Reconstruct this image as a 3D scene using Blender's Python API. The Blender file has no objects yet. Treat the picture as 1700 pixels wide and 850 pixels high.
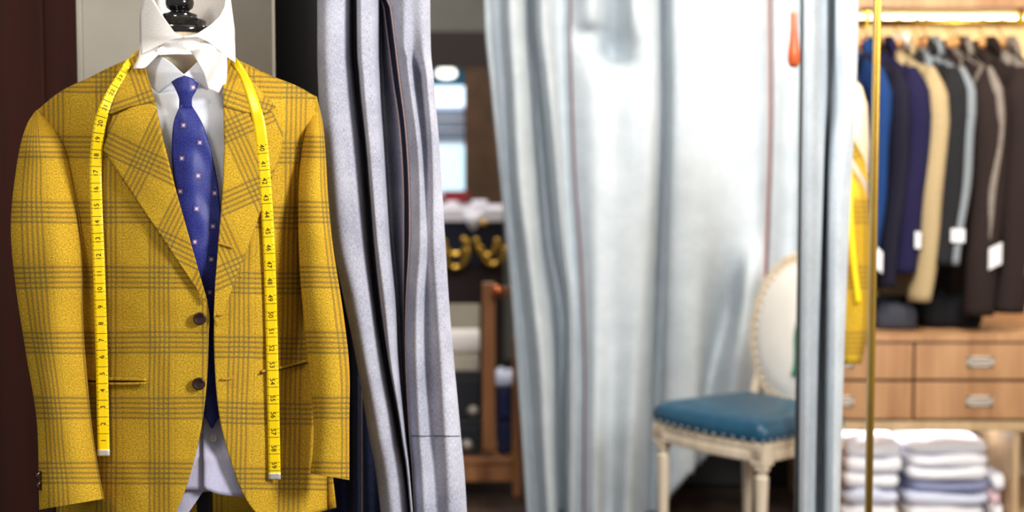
import bpy, bmesh, math, random
from mathutils import Vector, Matrix, noise
random.seed(7)
S = bpy.context.scene
COL = S.collection
PI = math.pi

# ---------------------------------------------------------------- camera
F = 2400.0; TH = math.atan(165.0/2400.0); CAMZ = 1.27
cam = bpy.data.objects.new('camera', bpy.data.cameras.new('camera')); COL.objects.link(cam)
cam.location = (0, 0, CAMZ); cam.rotation_euler = (PI/2-TH, 0, 0)
cam.data.sensor_width = 36; cam.data.lens = 36*F/1700
cam.data.clip_start = 0.05; cam.data.clip_end = 60
cam.data.dof.use_dof = True; cam.data.dof.focus_distance = 2.27; cam.data.dof.aperture_fstop = 2.5
S.camera = cam
# ---------------------------------------------------------------- world, lights, exposure
S.view_settings.view_transform = 'Standard'; S.view_settings.look = 'None'
S.view_settings.exposure = 0.0; S.view_settings.gamma = 1; S.view_settings.use_curve_mapping = False
W = bpy.data.worlds.new('world'); S.world = W; W.use_nodes = True
W.node_tree.nodes['Background'].inputs[0].default_value = (0.93, 0.96, 1.0, 1)
W.node_tree.nodes['Background'].inputs[1].default_value = 0.42
def area(name, loc, target, sx, sy, power, col=(1, 1, 1)):
    l = bpy.data.lights.new(name, 'AREA'); l.shape = 'RECTANGLE'; l.size = sx; l.size_y = sy
    l.energy = power; l.color = col
    o = bpy.data.objects.new(name, l); COL.objects.link(o); o.location = loc
    o.rotation_euler = (Vector(target)-Vector(loc)).to_track_quat('-Z', 'Y').to_euler()
    return o
area('key_light_right', (1.9, 0.5, 2.15), (-0.45, 2.4, 1.1), 0.6, 0.8, 114, (1, 0.98, 0.96))  # added key lamp at the right front, no window stands there
area('ceiling_lamp_left', (-1.1, 1.0, 2.7), (-0.6, 2.4, 1.2), 0.4, 0.4, 16, (1, 0.94, 0.85))
area('ceiling_lamp_cubicle', (0.0, 2.9, 2.45), (0.5, 5.0, 0.7), 0.4, 0.4, 40, (1, 0.99, 0.98))
area('ceiling_lamp_wardrobe', (1.3, 3.2, 2.85), (1.55, 4.8, 0.4), 0.6, 0.6, 62, (1, 0.93, 0.82))
area('ceiling_lamp_shop', (-0.4, 6.6, 2.85), (-0.3, 7.0, 0), 0.8, 0.8, 40, (1, 0.95, 0.9))

# ---------------------------------------------------------------- pixel ray -> point at distance D
CT, ST = math.cos(TH), math.sin(TH)
def P(px, py, D):
    a = (px-850.0)/F; b = (425.0-py)/F
    d = Vector((a, CT+b*ST, -ST+b*CT))
    t = D/d.y
    return Vector((d.x*t, D, CAMZ+d.z*t))
def zat(py, D): return P(850, py, D).z
def xat(px, D, py=425): return P(px, py, D).x

# ---------------------------------------------------------------- tagging
def tag(o, label=None, cat=None, group=None, kind=None):
    if label: o['label'] = label
    if cat: o['category'] = cat
    if group: o['group'] = group
    if kind: o['kind'] = kind
    return o
def thing(name, loc, label, cat, group=None, rz=0):
    o = bpy.data.objects.new(name, None); COL.objects.link(o)
    o.location = loc; o.rotation_euler = (0, 0, rz); o.empty_display_size = 0.05
    return tag(o, label, cat, group)
def link(name, me, mat, parent=None, local=False):
    o = bpy.data.objects.new(name, me); COL.objects.link(o)
    if mat: me.materials.append(mat)
    if parent:
        o.parent = parent
        if not local:
            q = parent; m = Matrix.Identity(4)
            while q:
                m = (q.matrix_parent_inverse @ Matrix.LocRotScale(q.location, q.rotation_euler, q.scale)) if q is parent and False else m
                q = q.parent
            o.matrix_parent_inverse = worldmat(parent).inverted()
    return o
def worldmat(o):
    m = Matrix.LocRotScale(o.location, o.rotation_euler, o.scale)
    if o.parent: m = worldmat(o.parent) @ o.matrix_parent_inverse @ m
    return m

# ---------------------------------------------------------------- curves and grids
def cr(p0, p1, p2, p3, t):
    t2, t3 = t*t, t*t*t
    return tuple(0.5*((2*b)+(-a+c)*t+(2*a-5*b+4*c-d)*t2+(-a+3*b-3*c+d)*t3) for a, b, c, d in zip(p0, p1, p2, p3))
def spline(pts, n, smooth=True):
    """n samples, even in length, through pts (tuples of any dimension)"""
    pts = [tuple(p) for p in pts]
    if len(pts) == 1: return pts*n
    dense = []
    m = 14
    for i in range(len(pts)-1):
        p1, p2 = pts[i], pts[i+1]
        p0 = pts[i-1] if i > 0 else tuple(2*a-b for a, b in zip(p1, p2))
        p3 = pts[i+2] if i+2 < len(pts) else tuple(2*b-a for a, b in zip(p1, p2))
        for k in range(m):
            t = k/m
            dense.append(cr(p0, p1, p2, p3, t) if smooth else tuple(a+(b-a)*t for a, b in zip(p1, p2)))
    dense.append(pts[-1])
    L = [0]
    for a, b in zip(dense, dense[1:]):
        L.append(L[-1]+math.sqrt(sum((x-y)**2 for x, y in zip(a[:2], b[:2])))+1e-9)
    out = []; j = 0
    for i in range(n):
        s = L[-1]*i/(n-1)
        while j < len(L)-2 and L[j+1] < s: j += 1
        t = (s-L[j])/(L[j+1]-L[j]); t = min(1, max(0, t))
        out.append(tuple(a+(b-a)*t for a, b in zip(dense[j], dense[j+1])))
    return out
def coons(top, bottom, left, right, nu, nv, smooth=True):
    T_ = spline(top, nu, smooth); B_ = spline(bottom, nu, smooth); L_ = spline(left, nv, smooth); R_ = spline(right, nv, smooth)
    g = []
    for j in range(nv):
        v = j/(nv-1); row = []
        for i in range(nu):
            u = i/(nu-1)
            row.append(tuple((1-v)*T_[i][k]+v*B_[i][k]+(1-u)*L_[j][k]+u*R_[j][k]
                       - ((1-u)*(1-v)*T_[0][k]+u*(1-v)*T_[-1][k]+(1-u)*v*B_[0][k]+u*v*B_[-1][k]) for k in range(len(top[0]))))
        g.append(row)
    return g
def arc_uv(G):
    nv, nu = len(G), len(G[0]); mid = G[nv//2]
    U = [0]
    for i in range(1, nu): U.append(U[-1]+(mid[i]-mid[i-1]).length)
    mc = nu//2; V = [0]
    for j in range(1, nv): V.append(V[-1]-(G[j][mc]-G[j-1][mc]).length)
    return [[(U[i], V[j]) for i in range(nu)] for j in range(nv)]
def grid_mesh(name, G, UV=None, closed=False, caps=False):
    nv, nu = len(G), len(G[0])
    me = bpy.data.meshes.new(name)
    vs = [tuple(p) for row in G for p in row]; fs = []
    for j in range(nv-1):
        for i in range(nu if closed else nu-1):
            i2 = (i+1) % nu
            fs.append((j*nu+i, (j+1)*nu+i, (j+1)*nu+i2, j*nu+i2))
    if caps:
        fs.append(tuple(range(nu))); fs.append(tuple(reversed(range((nv-1)*nu, nv*nu))))
    me.from_pydata(vs, [], fs)
    if UV is None: UV = arc_uv(G)
    per = None
    if closed:
        per = UV[0][-1][0]+ (UV[0][1][0]-UV[0][0][0])
    fl = [uv for row in UV for uv in row]
    lay = me.uv_layers.new(name='UVMap')
    for p in me.polygons:
        p.use_smooth = True
        ids = [me.loops[l].vertex_index for l in p.loop_indices]
        wrap = closed and len(ids) == 4 and any(q % nu == 0 for q in ids) and any(q % nu == nu-1 for q in ids)
        for l in p.loop_indices:
            q = me.loops[l].vertex_index; uv = fl[q]
            if wrap and q % nu == 0: uv = (per, uv[1])
            lay.data[l].uv = uv
    me.update()
    return me
def solid(o, th, off=-1):
    m = o.modifiers.new('Solidify', 'SOLIDIFY'); m.thickness = th; m.offset = off
    return o
def patch(name, g, depth, mat, parent, th=0.003, uv='px', rot=0.0, scale=1100.0, uoff=0.0, voff=0.0):
    """g: grid of (px,py[,D]) ; depth(px,py) gives distance unless g carries it"""
    G = [[P(p[0], p[1], p[2] if len(p) > 2 else depth(p[0], p[1])) for p in row] for row in g]
    UV = None
    if uv == 'px':
        c, s = math.cos(rot), math.sin(rot)
        UV = [[(((p[0]*c-p[1]*s)/scale)+uoff, (-(p[0]*s+p[1]*c)/scale)+voff) for p in row] for row in g]
    me = grid_mesh(name, G, UV)
    o = link(name, me, mat, parent)
    if th: solid(o, th, 1 if th < 0 else -1); o.modifiers[0].thickness = abs(th)
    return o
def guides(gs, nv, nu):
    """gs: list of vertical guide lines [(px,py,D),...]; grid of (px,py,D)"""
    cols = [spline(g, nv) for g in gs]
    out = []
    for j in range(nv):
        row = []
        for i in range(len(cols)-1):
            p1, p2 = cols[i][j], cols[i+1][j]
            p0 = cols[i-1][j] if i else tuple(2*a-b for a, b in zip(p1, p2))
            p3 = cols[i+2][j] if i+2 < len(cols) else tuple(2*b-a for a, b in zip(p1, p2))
            for k in range(nu): row.append(cr(p0, p1, p2, p3, k/nu))
        row.append(cols[-1][j]); out.append(row)
    return out
def tube_px(name, left, right, Dc, hd, mat, parent, nv=50, nu=36, uoff=0, wob=0.0, th=0, caps=False, voff=0):
    """closed tube between two outlines; Dc(v), hd(v) functions"""
    L = spline(left, nv); R = spline(right, nv); G = []
    for j in range(nv):
        v = j/(nv-1); row = []
        for i in range(nu):
            a = 2*PI*i/nu
            u = 0.5-0.5*math.cos(a)
            s = math.sin(a); s = math.copysign(abs(s)**0.8, s)
            px = L[j][0]+(R[j][0]-L[j][0])*u; py = L[j][1]+(R[j][1]-L[j][1])*u
            D = Dc(v)-hd(v)*s
            if wob: D += wob*noise.noise(Vector((px*0.016, py*0.008, uoff*7)))*(1 if s > 0 else 0)
            row.append(P(px, py, D))
        G.append(row)
    UV = []
    yl = 0
    for j in range(nv):
        UV.append([((L[nv//2][0]+(R[nv//2][0]-L[nv//2][0])*(0.5-0.5*math.cos(2*PI*i/nu)) if i <= nu/2 else 2*R[nv//2][0]-L[nv//2][0]-(R[nv//2][0]-L[nv//2][0])*(0.5-0.5*math.cos(2*PI*i/nu)))/1100+uoff,
                    -(L[j][1]+(R[j][1]-L[j][1])*(0.5-0.5*math.cos(2*PI*i/nu)))/1100+voff) for i in range(nu)])
    o = link(name, grid_mesh(name, G, UV, closed=True, caps=caps), mat, parent)
    if th: solid(o, th)
    return o

# ---------------------------------------------------------------- solids in plain coordinates
def bm_obj(name, bm, mat, parent=None, local=True, smooth=False, bevel=0, seg=2):
    me = bpy.data.meshes.new(name); bm.to_mesh(me); bm.free()
    if smooth:
        for p in me.polygons: p.use_smooth = True
    o = link(name, me, mat, parent, local=local)
    if bevel:
        m = o.modifiers.new('Bevel', 'BEVEL'); m.width = bevel; m.segments = seg; m.limit_method = 'ANGLE'
    return o
def bx(bm, x0, x1, y0, y1, z0, z1, M=None):
    r = bmesh.ops.create_cube(bm, size=1)
    for v in r['verts']:
        v.co = Vector(((x0+x1)/2+v.co.x*(x1-x0), (y0+y1)/2+v.co.y*(y1-y0), (z0+z1)/2+v.co.z*(z1-z0)))
        if M: v.co = M @ v.co
def lathe(bm, prof, c=(0, 0, 0), n=28, M=None, flute=0):
    rings = []
    for r, z in prof:
        ring = []
        for i in range(n):
            a = 2*PI*i/n; rr = r*(1-(flute*(0.5+0.5*math.cos(a*8)) if flute else 0))
            v = Vector((rr*math.cos(a), rr*math.sin(a), z))
            if M: v = M @ v
            ring.append(bm.verts.new(v+Vector(c)))
        rings.append(ring)
    for a, b in zip(rings, rings[1:]):
        for i in range(n):
            bm.faces.new((a[i], a[(i+1) % n], b[(i+1) % n], b[i]))
    bm.faces.new(list(reversed(rings[0]))); bm.faces.new(rings[-1])
def tube(bm, pts, r, n=10, closed=False):
    pts = [Vector(p) for p in pts]; rings = []; N = len(pts)
    ref = None
    for i, p in enumerate(pts):
        a = pts[(i-1) % N] if (closed or i > 0) else p; b = pts[(i+1) % N] if (closed or i < N-1) else p
        t = (b-a).normalized()
        if ref is None: ref = t.orthogonal().normalized()
        ref = (ref-t*ref.dot(t)).normalized(); q = t.cross(ref)
        rr = r(i/(N-1)) if callable(r) else r
        rings.append([bm.verts.new(p+(ref*math.cos(2*PI*k/n)+q*math.sin(2*PI*k/n))*rr) for k in range(n)])
    for i in range(N if closed else N-1):
        a, b = rings[i], rings[(i+1) % N]
        for k in range(n): bm.faces.new((a[k], a[(k+1) % n], b[(k+1) % n], b[k]))
    if not closed: bm.faces.new(list(reversed(rings[0]))); bm.faces.new(rings[-1])
    bmesh.ops.recalc_face_normals(bm, faces=bm.faces)
def copy_tree(o, parent=None):
    c = o.copy(); COL.objects.link(c); c.parent = parent
    if parent: c.matrix_parent_inverse = o.matrix_parent_inverse.copy()
    for ch in list(o.children): copy_tree(ch, c)
    return c

# ---------------------------------------------------------------- materials
class NT:
    def __init__(s, name):
        s.m = bpy.data.materials.new(name); s.m.use_nodes = True; s.t = s.m.node_tree; s.b = s.t.nodes['Principled BSDF']
    def n(s, typ, **k):
        x = s.t.nodes.new(typ)
        for a, b in k.items(): setattr(x, a, b)
        return x
    def put(s, sock, v):
        if hasattr(v, 'is_linked') or hasattr(v, 'links'): s.t.links.new(v, sock)
        else: sock.default_value = v if not (isinstance(v, (tuple, list)) and len(v) == 3 and sock.type == 'RGBA') else (*v, 1)
    def math(s, op, a, b=None, c=None, clamp=False):
        x = s.n('ShaderNodeMath', operation=op); x.use_clamp = clamp
        s.put(x.inputs[0], a)
        if b is not None: s.put(x.inputs[1], b)
        if c is not None: s.put(x.inputs[2], c)
        return x.outputs[0]
    def mix(s, f, a, b):
        x = s.n('ShaderNodeMix', data_type='RGBA'); s.put(x.inputs[0], f); s.put(x.inputs[6], a); s.put(x.inputs[7], b)
        return x.outputs[2]
    def coords(s, which='UV'): return s.n('ShaderNodeTexCoord').outputs[which]
    def mapping(s, v, scale=(1, 1, 1)):
        x = s.n('ShaderNodeMapping'); s.put(x.inputs[0], v); x.inputs['Scale'].default_value = scale
        return x.outputs[0]
    def noise(s, v, scale, detail=3, rough=0.5):
        x = s.n('ShaderNodeTexNoise'); s.put(x.inputs['Vector'], v); x.inputs['Scale'].default_value = scale
        x.inputs['Detail'].default_value = detail; x.inputs['Roughness'].default_value = rough
        return x.outputs['Fac']
    def ramp(s, f, a, b):
        x = s.n('ShaderNodeMapRange'); s.put(x.inputs[0], f); x.inputs[1].default_value = a; x.inputs[2].default_value = b
        return x.outputs[0]
    def bump(s, h, st=0.3, dist=0.001):
        x = s.n('ShaderNodeBump'); s.put(x.inputs['Height'], h); x.inputs['Strength'].default_value = st; x.inputs['Distance'].default_value = dist
        s.t.links.new(x.outputs[0], s.b.inputs['Normal'])
    def sep(s, v):
        x = s.n('ShaderNodeSeparateXYZ'); s.put(x.inputs[0], v); return x.outputs
    def fin(s, col, rough=0.6, metal=0.0, spec=None, sheen=0):
        s.put(s.b.inputs['Base Color'], col); s.put(s.b.inputs['Roughness'], rough); s.b.inputs['Metallic'].default_value = metal
        if spec is not None: s.b.inputs['Specular IOR Level'].default_value = spec
        if sheen: s.b.inputs['Sheen Weight'].default_value = sheen
        return s.m
def lin(r, g, b):
    f = lambda c: (c/255/12.92) if c/255 <= 0.04045 else ((c/255+0.055)/1.055)**2.4
    return (f(r), f(g), f(b))
def plain(name, rgb, rough=0.5, metal=0.0, var=0.08, sc=12, spec=None):
    t = NT(name); c = lin(*rgb); v = t.coords('Object')
    f = t.ramp(t.noise(v, sc, 4), 0.3, 0.7)
    col = t.mix(f, tuple(x*(1-var) for x in c), tuple(min(1, x*(1+var)) for x in c))
    return t.fin(col, rough, metal, spec)
def fabric(name, dark, light, fine=520, streak=True, rough=0.9, stx=900, sty=60, bump=0.35, blotch=0.0, spec=0.2):
    t = NT(name); uv = t.coords('UV')
    a = t.noise(uv, fine, 2)
    if streak:
        b = t.noise(t.mapping(uv, (stx, sty, 1)), 1.0, 2); c = t.noise(t.mapping(uv, (sty, stx, 1)), 1.0, 2)
        f = t.math('MULTIPLY_ADD', a, 0.4, t.math('MULTIPLY_ADD', b, 0.4, t.math('MULTIPLY', c, 0.2)))
    else: f = a
    if blotch: f = t.math('MULTIPLY_ADD', t.noise(uv, 12, 3), blotch, t.math('MULTIPLY', f, 1-blotch))
    g = t.ramp(f, 0.36, 0.64)
    t.bump(f, bump, 0.0012)
    return t.fin(t.mix(g, lin(*dark), lin(*light)), rough, 0, spec)
def tweed(name):
    t = NT(name); uv = t.coords('UV')
    wob = t.noise(uv, 9, 1)
    x, y, _ = t.sep(uv)
    fuzz = t.noise(uv, 650, 2)
    def group(c, per, pitch, n, off):
        p = t.math('FLOORED_MODULO', t.math('ADD', t.math('ADD', c, off), t.math('MULTIPLY', wob, 0.004)), per)
        ins = t.math('LESS_THAN', p, pitch*n)
        s = t.math('SINE', t.math('MULTIPLY', p, 2*PI/pitch))
        s = t.ramp(t.math('ADD', s, t.math('MULTIPLY_ADD', fuzz, 3.4, -1.7)), -0.5, 0.95)
        return t.math('MULTIPLY', ins, s), ins
    v1, vi = group(x, 0.0800, 0.0072, 5, 0.014)
    h1, hi = group(y, 0.0985, 0.0076, 5, 0.040)
    v2, _ = group(x, 0.0800, 0.0060, 1, 0.055)
    dk = t.math('MAXIMUM', t.math('MULTIPLY', v1, 0.62), t.math('MULTIPLY', h1, 0.66))
    dk = t.math('ADD', dk, t.math('MULTIPLY', t.math('MULTIPLY', v1, h1), 0.25))
    dk = t.math('ADD', dk, t.math('MULTIPLY', v2, 0.18))
    br = t.ramp(t.noise(uv, 420, 3, 0.7), 0.32, 0.68)
    base = t.mix(br, lin(150, 112, 14), lin(224, 184, 60))
    within = t.math('MULTIPLY', t.math('MAXIMUM', vi, hi), 0.42)
    base = t.mix(within, base, lin(188, 140, 30))
    col = t.mix(dk, base, lin(88, 84, 54))
    t.bump(t.math('ADD', fuzz, t.noise(uv, 300, 2)), 0.55, 0.0012)
    return t.fin(col, 0.95, 0, 0.1)
def wood(name, dark, light, sc=6, stretch=(1, 1, 14), rough=0.45):
    t = NT(name); v = t.mapping(t.coords('Object'), tuple(1.0*sc*s for s in (stretch if False else (6, 6, 0.7))))
    f = t.math('MULTIPLY_ADD', t.noise(v, 1.0, 5, 0.6), 0.8, t.math('MULTIPLY', t.noise(t.mapping(t.coords('Object'), (90, 90, 4)), 1.0, 2), 0.2))
    col = t.mix(t.ramp(f, 0.35, 0.65), lin(*dark), lin(*light))
    return t.fin(col, rough)
def emit(name, rgb, st):
    t = NT(name); t.fin(lin(*rgb), 0.6); t.b.inputs['Emission Color'].default_value = (*lin(*rgb), 1); t.b.inputs['Emission Strength'].default_value = st
    return t.m
M = {}
M['tweed'] = tweed('mustard_check_tweed')
M['tie'] = None
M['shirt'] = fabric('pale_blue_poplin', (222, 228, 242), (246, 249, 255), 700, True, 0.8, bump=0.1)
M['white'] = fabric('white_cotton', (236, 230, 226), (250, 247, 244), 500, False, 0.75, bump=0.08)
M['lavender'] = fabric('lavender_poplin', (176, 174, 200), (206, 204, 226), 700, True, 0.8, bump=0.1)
M['linen'] = fabric('beige_form_cloth', (206, 188, 160), (228, 212, 186), 600, True, 0.9)
M['chambray'] = fabric('grey_chambray', (116, 119, 142), (218, 219, 230), 480, True, 0.92, 1100, 130, 0.3, 0.22)
M['chambray_pale'] = fabric('pale_grey_blue_chambray', (174, 183, 190), (210, 217, 222), 360, True, 0.92, 500, 50, 0.2, 0.25)
M['denim'] = fabric('navy_denim', (24, 28, 52), (70, 78, 112), 520, True, 0.95, 1000, 90)
M['selv_navy'] = fabric('navy_selvedge', (16, 18, 34), (40, 44, 66), 600, False)
M['selv_pink'] = fabric('pink_white_selvedge', (206, 170, 164), (240, 216, 208), 600, False)
M['selv_rose'] = fabric('rose_brown_selvedge', (92, 50, 58), (126, 80, 86), 600, False)
M['gunmetal'] = plain('black_lacquer', (14, 14, 16), 0.12, 0, 0.05, spec=0.8)
M['black'] = plain('black_metal', (20, 18, 18), 0.4, 0.3)
M['brass'] = plain('polished_brass', (214, 172, 76), 0.25, 1.0)
M['steel'] = plain('nickel', (214, 208, 196), 0.45, 0.5)
M['horn'] = plain('dark_horn_button', (44, 24, 18), 0.25, 0, 0.5, 160)
M['pearl'] = plain('pearl_button', (188, 180, 176), 0.2)
M['tape'] = plain('yellow_tape', (252, 214, 6), 0.35, 0, 0.02)
M['ink'] = plain('tape_ink', (26, 22, 8), 0.5)
M['thread'] = plain('mustard_thread', (176, 128, 30), 0.8)
M['darkwood'] = wood('dark_mahogany', (30, 9, 5), (74, 30, 18), .7, rough=.85)
M['walnut'] = wood('walnut_veneer', (156, 110, 72), (206, 160, 116), 1.3)
M['oak'] = wood('pale_oak', (190, 160, 120), (222, 194, 154), 3)
M['limed'] = wood('limed_oak', (200, 180, 152), (232, 216, 192), 4, rough=0.6)
M['rackwood'] = wood('brown_beech', (120, 72, 38), (176, 118, 72), 3)
M['panel'] = plain('taupe_painted_panel', (160, 154, 142), 0.7, 0, 0.12, 5)
M['leather'] = plain('teal_leather', (30, 78, 104), 0.36, 0, 0.12, 30)
M['whiteleather'] = plain('white_leather', (236, 230, 220), 0.5, 0, 0.03)
M['tan'] = plain('tan_horn', (186, 84, 40), 0.25, 0, 0.25, 20)
M['string'] = plain('pale_cord', (200, 190, 170), 0.8)
M['cream'] = plain('cream_wall', (232, 218, 192), 0.8, 0, 0.04)
M['plaster'] = plain('grey_plaster', (150, 148, 140), 0.85, 0, 0.08, 3)
M['floor'] = wood('dark_floor', (34, 24, 20), (62, 46, 38), 2)

# ---------------------------------------------------------------- setting
def struct(name, bm, m, **k):
    o = bm_obj(name, bm, m, None, **k); tag(o, kind='structure'); return o
def box_struct(name, x0, x1, y0, y1, z0, z1, m, bevel=0):
    b = bmesh.new(); bx(b, x0, x1, y0, y1, z0, z1); return struct(name, b, m, bevel=bevel)
box_struct('floor', -3.2, 3.4, -1.2, 9.3, -0.1, 0, M['floor'])
box_struct('ceiling', -3.2, 3.4, -1.2, 9.3, 3.0, 3.1, M['cream'])
box_struct('wall_left', -3.2, xat(600, 2.95), 2.95, 3.05, 0, 3.0, M['darkwood'])
box_struct('wall_right', 3.3, 3.4, 2.5, 5.6, 0, 3.0, M['cream'])
box_struct('wall_back', 0.12, 3.4, 5.55, 5.65, 0, 3.0, M['cream'])
box_struct('wall_far', -3.2, 3.4, 9.0, 9.1, 0, 3.0, M['plaster'])
# low black board that puts the chair's shadow into colour
box_struct('baseboard_chair_shade', 0.12, 1.12, 5.50, 5.55, 0, 0.55, M['black'], 0.01)
# taupe panel behind the dress form
pb = bmesh.new(); bx(pb, xat(131, 2.75, 0), xat(449, 2.75, 0), 2.75, 2.80, 0, 2.6)
bx(pb, xat(131, 2.75, 0)-0.004, xat(131, 2.75, 0)+0.006, 2.742, 2.75, 0, 2.6)
bx(pb, xat(449, 2.75, 0)-0.006, xat(449, 2.75, 0)+0.004, 2.742, 2.75, 0, 2.6)
o = bm_obj('display_panel', pb, M['panel'], bevel=0.002)
tag(o, 'tall taupe grey board standing behind the mustard jacket', 'panel')
box_struct('trim_1', xat(76, 2.94)-.004, xat(76, 2.94)+.004, 2.94, 2.95, 0, 3.0, M['darkwood'], .003)
box_struct('trim_2', xat(449, 2.90), xat(566, 2.90), 2.90, 2.945, 0, 3.0, M['black'], .004)

# ---------------------------------------------------------------- jacket surface model
def T(px, py):
    a = 250.0; q = min(0.965, ((px-303)/a)**2)
    D = 2.48-0.255*math.sqrt(1-q)
    if py < 215: D += 0.085*((215-py)/120.0)**1.7
    if py > 500: D += 0.00006*(py-500)
    D += 0.0045*noise.noise(Vector((px*0.012, py*0.006, 1.3)))+0.002*noise.noise(Vector((px*0.03, py*0.02, 5.1)))
    return D
BZ = 0.0
base = (xat(310, 2.42), 2.42, 0)
# ---- dress form
form = thing('dress_form', base, 'beige tailor bust with glossy black turned neck finial and black pole', 'dress form')
def ell_loft(name, rows, mat, parent, n=36, caps=True):
    G = []
    for (px, py, rx, ry, D) in rows:
        c = P(px, py, D); G.append([Vector((c.x+rx*math.cos(2*PI*i/n), c.y-ry*math.sin(2*PI*i/n), c.z)) for i in range(n)])
    return link(name, grid_mesh(name, G, closed=True, caps=caps), mat, parent)
ell_loft('bust', [(303, 128, .062, .055, 2.43), (303, 150, .085, .06, 2.43), (300, 185, .135, .075, 2.44), (300, 240, .16, .095, 2.445), (300, 330, .155, .105, 2.445), (302, 480, .13, .10, 2.445), (305, 620, .14, .10, 2.445), (310, 760, .15, .10, 2.445), (312, 800, .12, .08, 2.445)], M['linen'], form)
ell_loft('neck', [(301, 54, .050, .05, 2.385), (302, 60, .054, .054, 2.385), (303, 80, .055, .08, 2.39), (303, 104, .055, .105, 2.395), (303, 140, .06, .10, 2.42)], M['linen'], form)
b = bmesh.new(); c = P(299, 56, 2.385); k = 2.385/F
lathe(b, [(r*k, z*k) for r, z in [(56, 0), (57, 5), (55, 10), (44, 12), (42, 14), (43, 20), (40, 23), (30, 24), (28, 27), (28, 31), (25, 33), (16, 35), (15, 37), (21, 42), (23, 48), (23, 54), (19, 60), (12, 62), (11, 66), (17, 69), (22, 76), (20, 86), (12, 94), (3, 97)]], c, 40)
bm_obj('neck_finial', b, M['gunmetal'], form, local=False, smooth=True).modifiers.new('es', 'EDGE_SPLIT').split_angle = 0.6
b = bmesh.new(); cc = P(340, 830, 2.42); bx(b, cc.x-.012, cc.x+.012, 2.408, 2.432, 0.02, 0.86)
bm_obj('pole', b, M['black'], form, local=False, bevel=0.003)
b = bmesh.new(); lathe(b, [(.17, 0), (.17, .012), (.15, .02), (.03, .03), (.02, .05)], (cc.x, 2.42, 0)); bm_obj('base', b, M['black'], form, local=False, smooth=True)

# ---- blue dress shirt
shirt = thing('dress_shirt', base, 'pale blue dress shirt worn under the mustard jacket', 'shirt')
Tsh = lambda px, py: T(px, py)+0.026+(0.032*max(0, min(1, (py-420)/120.0, (760-py)/60.0)))+0.004*noise.noise(Vector((px*0.03, py*0.01, 9)))
patch('shirt_front', coons([(236, 118), (265, 128), (305, 135), (345, 128), (392, 118)], [(236, 720), (400, 720)], [(236, 118), (236, 720)], [(392, 118), (400, 720)], 24, 60), Tsh, M['shirt'], shirt, 0.001)
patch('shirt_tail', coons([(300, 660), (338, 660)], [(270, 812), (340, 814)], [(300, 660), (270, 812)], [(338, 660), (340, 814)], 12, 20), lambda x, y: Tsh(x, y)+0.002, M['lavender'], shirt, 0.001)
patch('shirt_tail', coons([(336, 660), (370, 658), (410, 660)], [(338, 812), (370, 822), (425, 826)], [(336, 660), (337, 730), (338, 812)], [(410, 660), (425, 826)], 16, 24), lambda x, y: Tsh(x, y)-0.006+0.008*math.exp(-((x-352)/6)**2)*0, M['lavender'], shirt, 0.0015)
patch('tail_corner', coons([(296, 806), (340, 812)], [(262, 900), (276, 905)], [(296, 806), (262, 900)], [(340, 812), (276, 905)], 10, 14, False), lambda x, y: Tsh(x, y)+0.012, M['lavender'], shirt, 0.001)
b = bmesh.new(); bc = P(354, 728, Tsh(354, 728)-0.015)
lathe(b, [(.001, -.0005), (.0062, 0), (.0066, .001), (.005, .002), (.004, .0015), (.0005, .0014)], bc, 20, Matrix.Rotation(PI/2, 4, 'X'))
for q in ((-1, -1), (1, 1), (-1, 1), (1, -1)): bx(b, bc.x+q[0]*.0014-.0004, bc.x+q[0]*.0014+.0004, bc.y-.0024, bc.y-.001, bc.z+q[1]*.0014-.0004, bc.z+q[1]*.0014+.0004)
bm_obj('shirt_button', b, M['pearl'], shirt, local=False, smooth=True)
Tc = lambda px, py: 2.262+0.0006*abs(px-305)+(0.0004*(120-py) if py < 120 else 0)
patch('collar_leaf', coons([(236, 104), (263, 90), (284, 104), (305, 124)], [(254, 162), (272, 148), (291, 133), (305, 124.5)], [(236, 104), (243, 130), (254, 162)], [(305, 124), (305, 124.5)], 20, 14, False), lambda x, y: Tc(x, y)-0.004*math.sin(x*.05), M['shirt'], shirt, 0.0025)
patch('collar_leaf', coons([(305, 124), (316, 114), (328, 102), (345, 95), (378, 100)], [(305, 124.5), (328, 134), (345, 150), (376, 172)], [(305, 124), (305, 124.5)], [(378, 100), (378, 135), (376, 172)], 20, 16, False), Tc, M['shirt'], shirt, 0.0025)

# ---- loose white collar standing above
wc = thing('shirt_collar', base, 'open white upturned collar with long points around the black finial', 'collar')
def Dw(px, py):   # cone shape round the neck
    q = min(0.98, ((px-308)/92.0)**2)
    return 2.39-0.115*math.sqrt(1-q)+0.0003*max(0, 60-py)-0.0022*max(0, min(45, py-68))*q
# back inner band
patch('collar_band', coons([(236, -30, 2.40), (270, -30, 2.46), (308, -30, 2.48), (345, -30, 2.46), (380, -30, 2.40)], [(250, 70, 2.385), (280, 70, 2.455), (308, 70, 2.46), (340, 70, 2.455), (376, 70, 2.385)], [(236, -30, 2.40), (250, 70, 2.385)], [(380, -30, 2.40), (376, 70, 2.385)], 30, 14), None, M['white'], wc, 0.002)
patch('collar_wing', coons([(240, -12), (247, -12)], [(221, 113), (240, 111), (252, 100), (263, 89)], [(240, -12), (232, 25), (231, 85), (221, 113)], [(247, -12), (262, 30), (263, 89)], 12, 26), lambda x, y: Dw(x, y)+0.004, M['white'], wc, 0.002)
patch('collar_wing', coons([(241, -12), (247, -12), (252, -5), (270, 27), (289, 53), (305, 62)], [(234, 89), (262, 76), (289, 65), (305, 63)], [(241, -12), (232, 25), (234, 89)], [(305, 62), (305, 63)], 24, 20, False), lambda x, y: Dw(x, y)-0.003, M['white'], wc, 0.002)
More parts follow.
